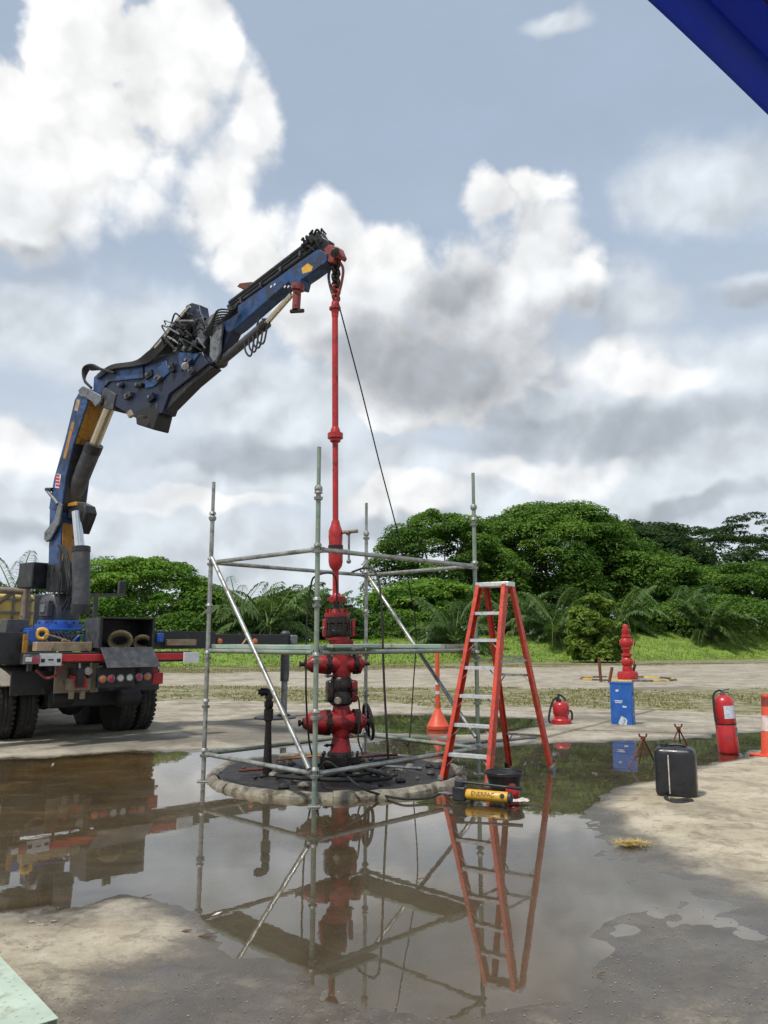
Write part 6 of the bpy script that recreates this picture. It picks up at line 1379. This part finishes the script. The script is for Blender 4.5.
# debris beyond the cellar: steel pipes and a small timber heap behind the ladder
for i, (a, b, r, m, lab) in enumerate((((446, 745), (536, 737), 0.022, 'steelgrey', 'grey steel pipe lying on the slab behind the stepladder'), ((520, 736), (543, 737), 0.015, 'orange_hose', 'short orange rod on the slab between the ladder legs'))):
    p0, p1 = G(*a, 0.04), G(*b, 0.04); tag(MB().cyl(p0, p1, r, n=10).build('steel_pipe', m), lab, 'pipe')
# the far wellhead in its striped kerb
WP = G(628, 680); k = pk(WP.y); f2 = thing('far_wellhead', WP, 'distant red wellhead standing beyond the blue box', 'wellhead')
def l2(name, prof, m='pipe_red', n=16): return MB().lathe(WP, (0, 0, 1), [(z * k * 0.9, r * k) for z, r in prof], n).build(name, m, f2)
l2('base', [(0, 9.5), (6, 10), (9, 9), (9.5, 5), (13, 5)]); l2('lower_spool', [(12, 4.5), (18, 4)])
for z, r, ex in ((19.5, 4.4, 5.5), (40, 4.6, 6.5)):
    q = MB(); c_ = WP + Vector((0, 0, z * k * 0.9)); q.ball(c_, r * 1.35 * k, 12); ax_ = Vector((0.9, -0.3, 0)).normalized()
    q.lathe(c_ - ax_ * ex * k, ax_, [(0, 2 * k), (1.2 * k, 3.6 * k), ((2 * ex - 1.2) * k, 3.6 * k), (2 * ex * k, 2 * k)], 14); vo = q.build('valve', 'pipe_red', f2)
    MB().torus(c_ + ax_ * (ex + 1.2) * k, ax_, 3.4 * k, 0.5 * k, 16, 6).build('handwheel', 'well_red', vo)
l2('middle_spool', [(24, 3.2), (26, 5.2), (28, 5.2), (28.5, 3.2), (32, 3.4), (33, 5), (35, 5), (36, 3)]); l2('upper_spool', [(44, 3), (46, 4.6), (48, 4.6), (49, 3), (52, 4), (54, 4.2), (55, 2.6)]); l2('cap', [(55, 2.8), (58, 2.8), (60, 1.6)])
kr = thing('striped_kerb', WP, 'low round kerb with yellow and black stripes round the distant wellhead', 'kerb'); RCs = RC; RC = WP.copy()
for i in range(14): ring_piece(2 * math.pi * i / 14, 2 * math.pi * (i + 1) / 14 - 0.004, 1.62, 1.80, 0.085, 50 + i, 3).build('kerb_segment', 'paint_yellow' if i % 2 else 'paint_black', kr)
RC = RCs
for i, (px, t0, t1, lab) in enumerate((((602), 659, 683, 'leaning dark post left of the distant wellhead'), (612, 668, 684, 'short dark post beside the distant wellhead'), (634, 665, 680, 'short dark bar leaning right of the distant wellhead'))):
    b0 = G(px + (2 if i == 0 else 0), t1); b0.y += 0.4; t_ = at(px - (3 if i == 0 else (-1 if i == 2 else 0)), t0, b0.y); q = MB(); q.cyl(b0 - Vector((0, 0, 0.05)), t_, 0.055, n=8); q.lathe(t_, (0, 0, 1), [(0, 0.06), (0.03, 0.06)], 8)
    tag(q.build('marker_post', 'rust'), lab, 'post', 'posts at the distant wellhead')
# green perforated steel plank at the lower left, on timber blocks
zp = 0.12; e0, e1_ = G(0, 956, zp), G(58.5, 1018, zp); d_ = (e1_ - e0).normalized(); inn = Vector((d_.y, -d_.x, 0)); inn = inn if inn.x < 0 else -inn
d0 = thing('steel_plank', (e1_.x, e1_.y, 0.06), 'pale green perforated steel plank at the lower left corner', 'plank')
far = e1_ - d_ * 2.4; wpl = 0.30; q = MB()
holes = MB(); nl = 60
def slab(u0, u1, v0, v1, z0, z1, b_): b_.prism([e1_ - d_ * u0 + inn * v0 + Vector((0, 0, z0 - zp)), e1_ - d_ * u1 + inn * v0 + Vector((0, 0, z0 - zp)), e1_ - d_ * u1 + inn * v1 + Vector((0, 0, z0 - zp)), e1_ - d_ * u0 + inn * v1 + Vector((0, 0, z0 - zp))], (0, 0, z1 - z0))
slab(0, 2.4, 0, wpl, zp - 0.003, zp, q); slab(0, 2.4, 0, 0.003, zp - 0.05, zp - 0.003, q); slab(0, 2.4, wpl - 0.003, wpl, zp - 0.05, zp - 0.003, q); q.build('deck', 'plank_near', d0)
for r_ in range(4):
    for i in range(44):
        c_ = e1_ - d_ * (0.04 + 0.052 * i + 0.026 * (r_ % 2)) + inn * (0.05 + 0.067 * r_); holes.lathe(c_ + Vector((0, 0, 0.0005)), (0, 0, 1), [(0, 0.0075), (0.002, 0.0065), (0.0015, 0.0042)], 8)
ho = holes.build('dimple', 'plank_near', d0); ho['kind'] = 'stuff'
for u in (0.25, 1.9):
    tm = MB(); tm.box(e1_ - d_ * u + inn * (wpl / 2) + Vector((0, 0, -zp + 0.033)), (0.10, 0.26, 0.07), Matrix.Rotation(math.atan2(d_.y, d_.x), 3, 'Z')); tag(tm.build('timber_block', 'timber', bevel=0.004), ('timber block under the near end of the green plank' if u < 1 else 'timber block under the far end of the green plank'), 'timber block')
# blue canopy overhead at the right
zc_ = 2.45
def cpix(px, py, z): d = ray(px, py); return Vector((0, 0, CAMZ)) + d * ((z - CAMZ) / d.z)
q0, q1 = cpix(645, 0, zc_), cpix(768, 113, zc_); ed = (q1 - q0); ed.z = 0; ed.normalize(); ind = Vector((ed.y, -ed.x, 0)); s0 = q0 - ed * 1.5; LE = 2.4
can = thing('canopy', s0 + ind * 1.1 + Vector((0, 0, -zc_)), 'blue fabric canopy edge overhead at the upper right corner', 'canopy')
vs = []; fs = []; nu, nv = 60, 90
for i in range(nu + 1):
    for j in range(nv + 1):
        u = LE * i / nu; v = j / nv
        if v < 0.1:      # hanging valance with folds
            w = v / 0.1; hh = 0.30 * (1 - w); p = s0 + ed * u + ind * (0.003 * math.sin(u * 9) * (1 - w) + 0.03 * w + 0.02 * math.sin(math.pi * w)) + Vector((0, 0, w * 0.06))
            p.z += 0.0015 * math.sin(u * 14 + 1)
        else:
            w = (v - 0.1) / 0.9; p = s0 + ed * u + ind * (0.03 + w * 2.2) + Vector((0, 0, 0.06 + 0.55 * (1 - abs(2 * w - 1)) - 0.05 * math.sin(math.pi * u / LE) * math.sin(math.pi * min(1, 2 * w))))
            p.z += 0.022 * (math.sin(w * 75 + 0.6 * math.sin(u * 2)) * math.exp(-6 * w)) * min(1, w * 30)
        vs.append(p)
for i in range(nu):
    for j in range(nv): fs.append((i * (nv + 1) + j, (i + 1) * (nv + 1) + j, (i + 1) * (nv + 1) + j + 1, i * (nv + 1) + j + 1))
cl_ = MB().add(vs, fs).build('fabric', 'tarp', can, sharp=60); sm = cl_.modifiers.new('thick', 'SOLIDIFY'); sm.thickness = 0.002
for u in (0.02, LE - 0.02):
    for w in (0.10, 2.2):
        b0 = s0 + ed * u + ind * w; MB().cyl(Vector((b0.x, b0.y, -0.03)), Vector((b0.x, b0.y, zc_ + 0.25)), 0.02, n=10).build('leg', 'tube_brown', can)
MB().cyl(s0 + ed * 0.02 + ind * 0.105 + Vector((0, 0, 0.045)), s0 + ed * (LE - 0.02) + ind * 0.105 + Vector((0, 0, 0.045)), 0.014, n=10).build('frame_tube', 'tube_brown', can)
MB().cyl(s0 + ed * 0.02 + ind * 2.2 + Vector((0, 0, 0.18)), s0 + ed * (LE - 0.02) + ind * 2.2 + Vector((0, 0, 0.18)), 0.014, n=10).build('frame_tube', 'tube_brown', can)
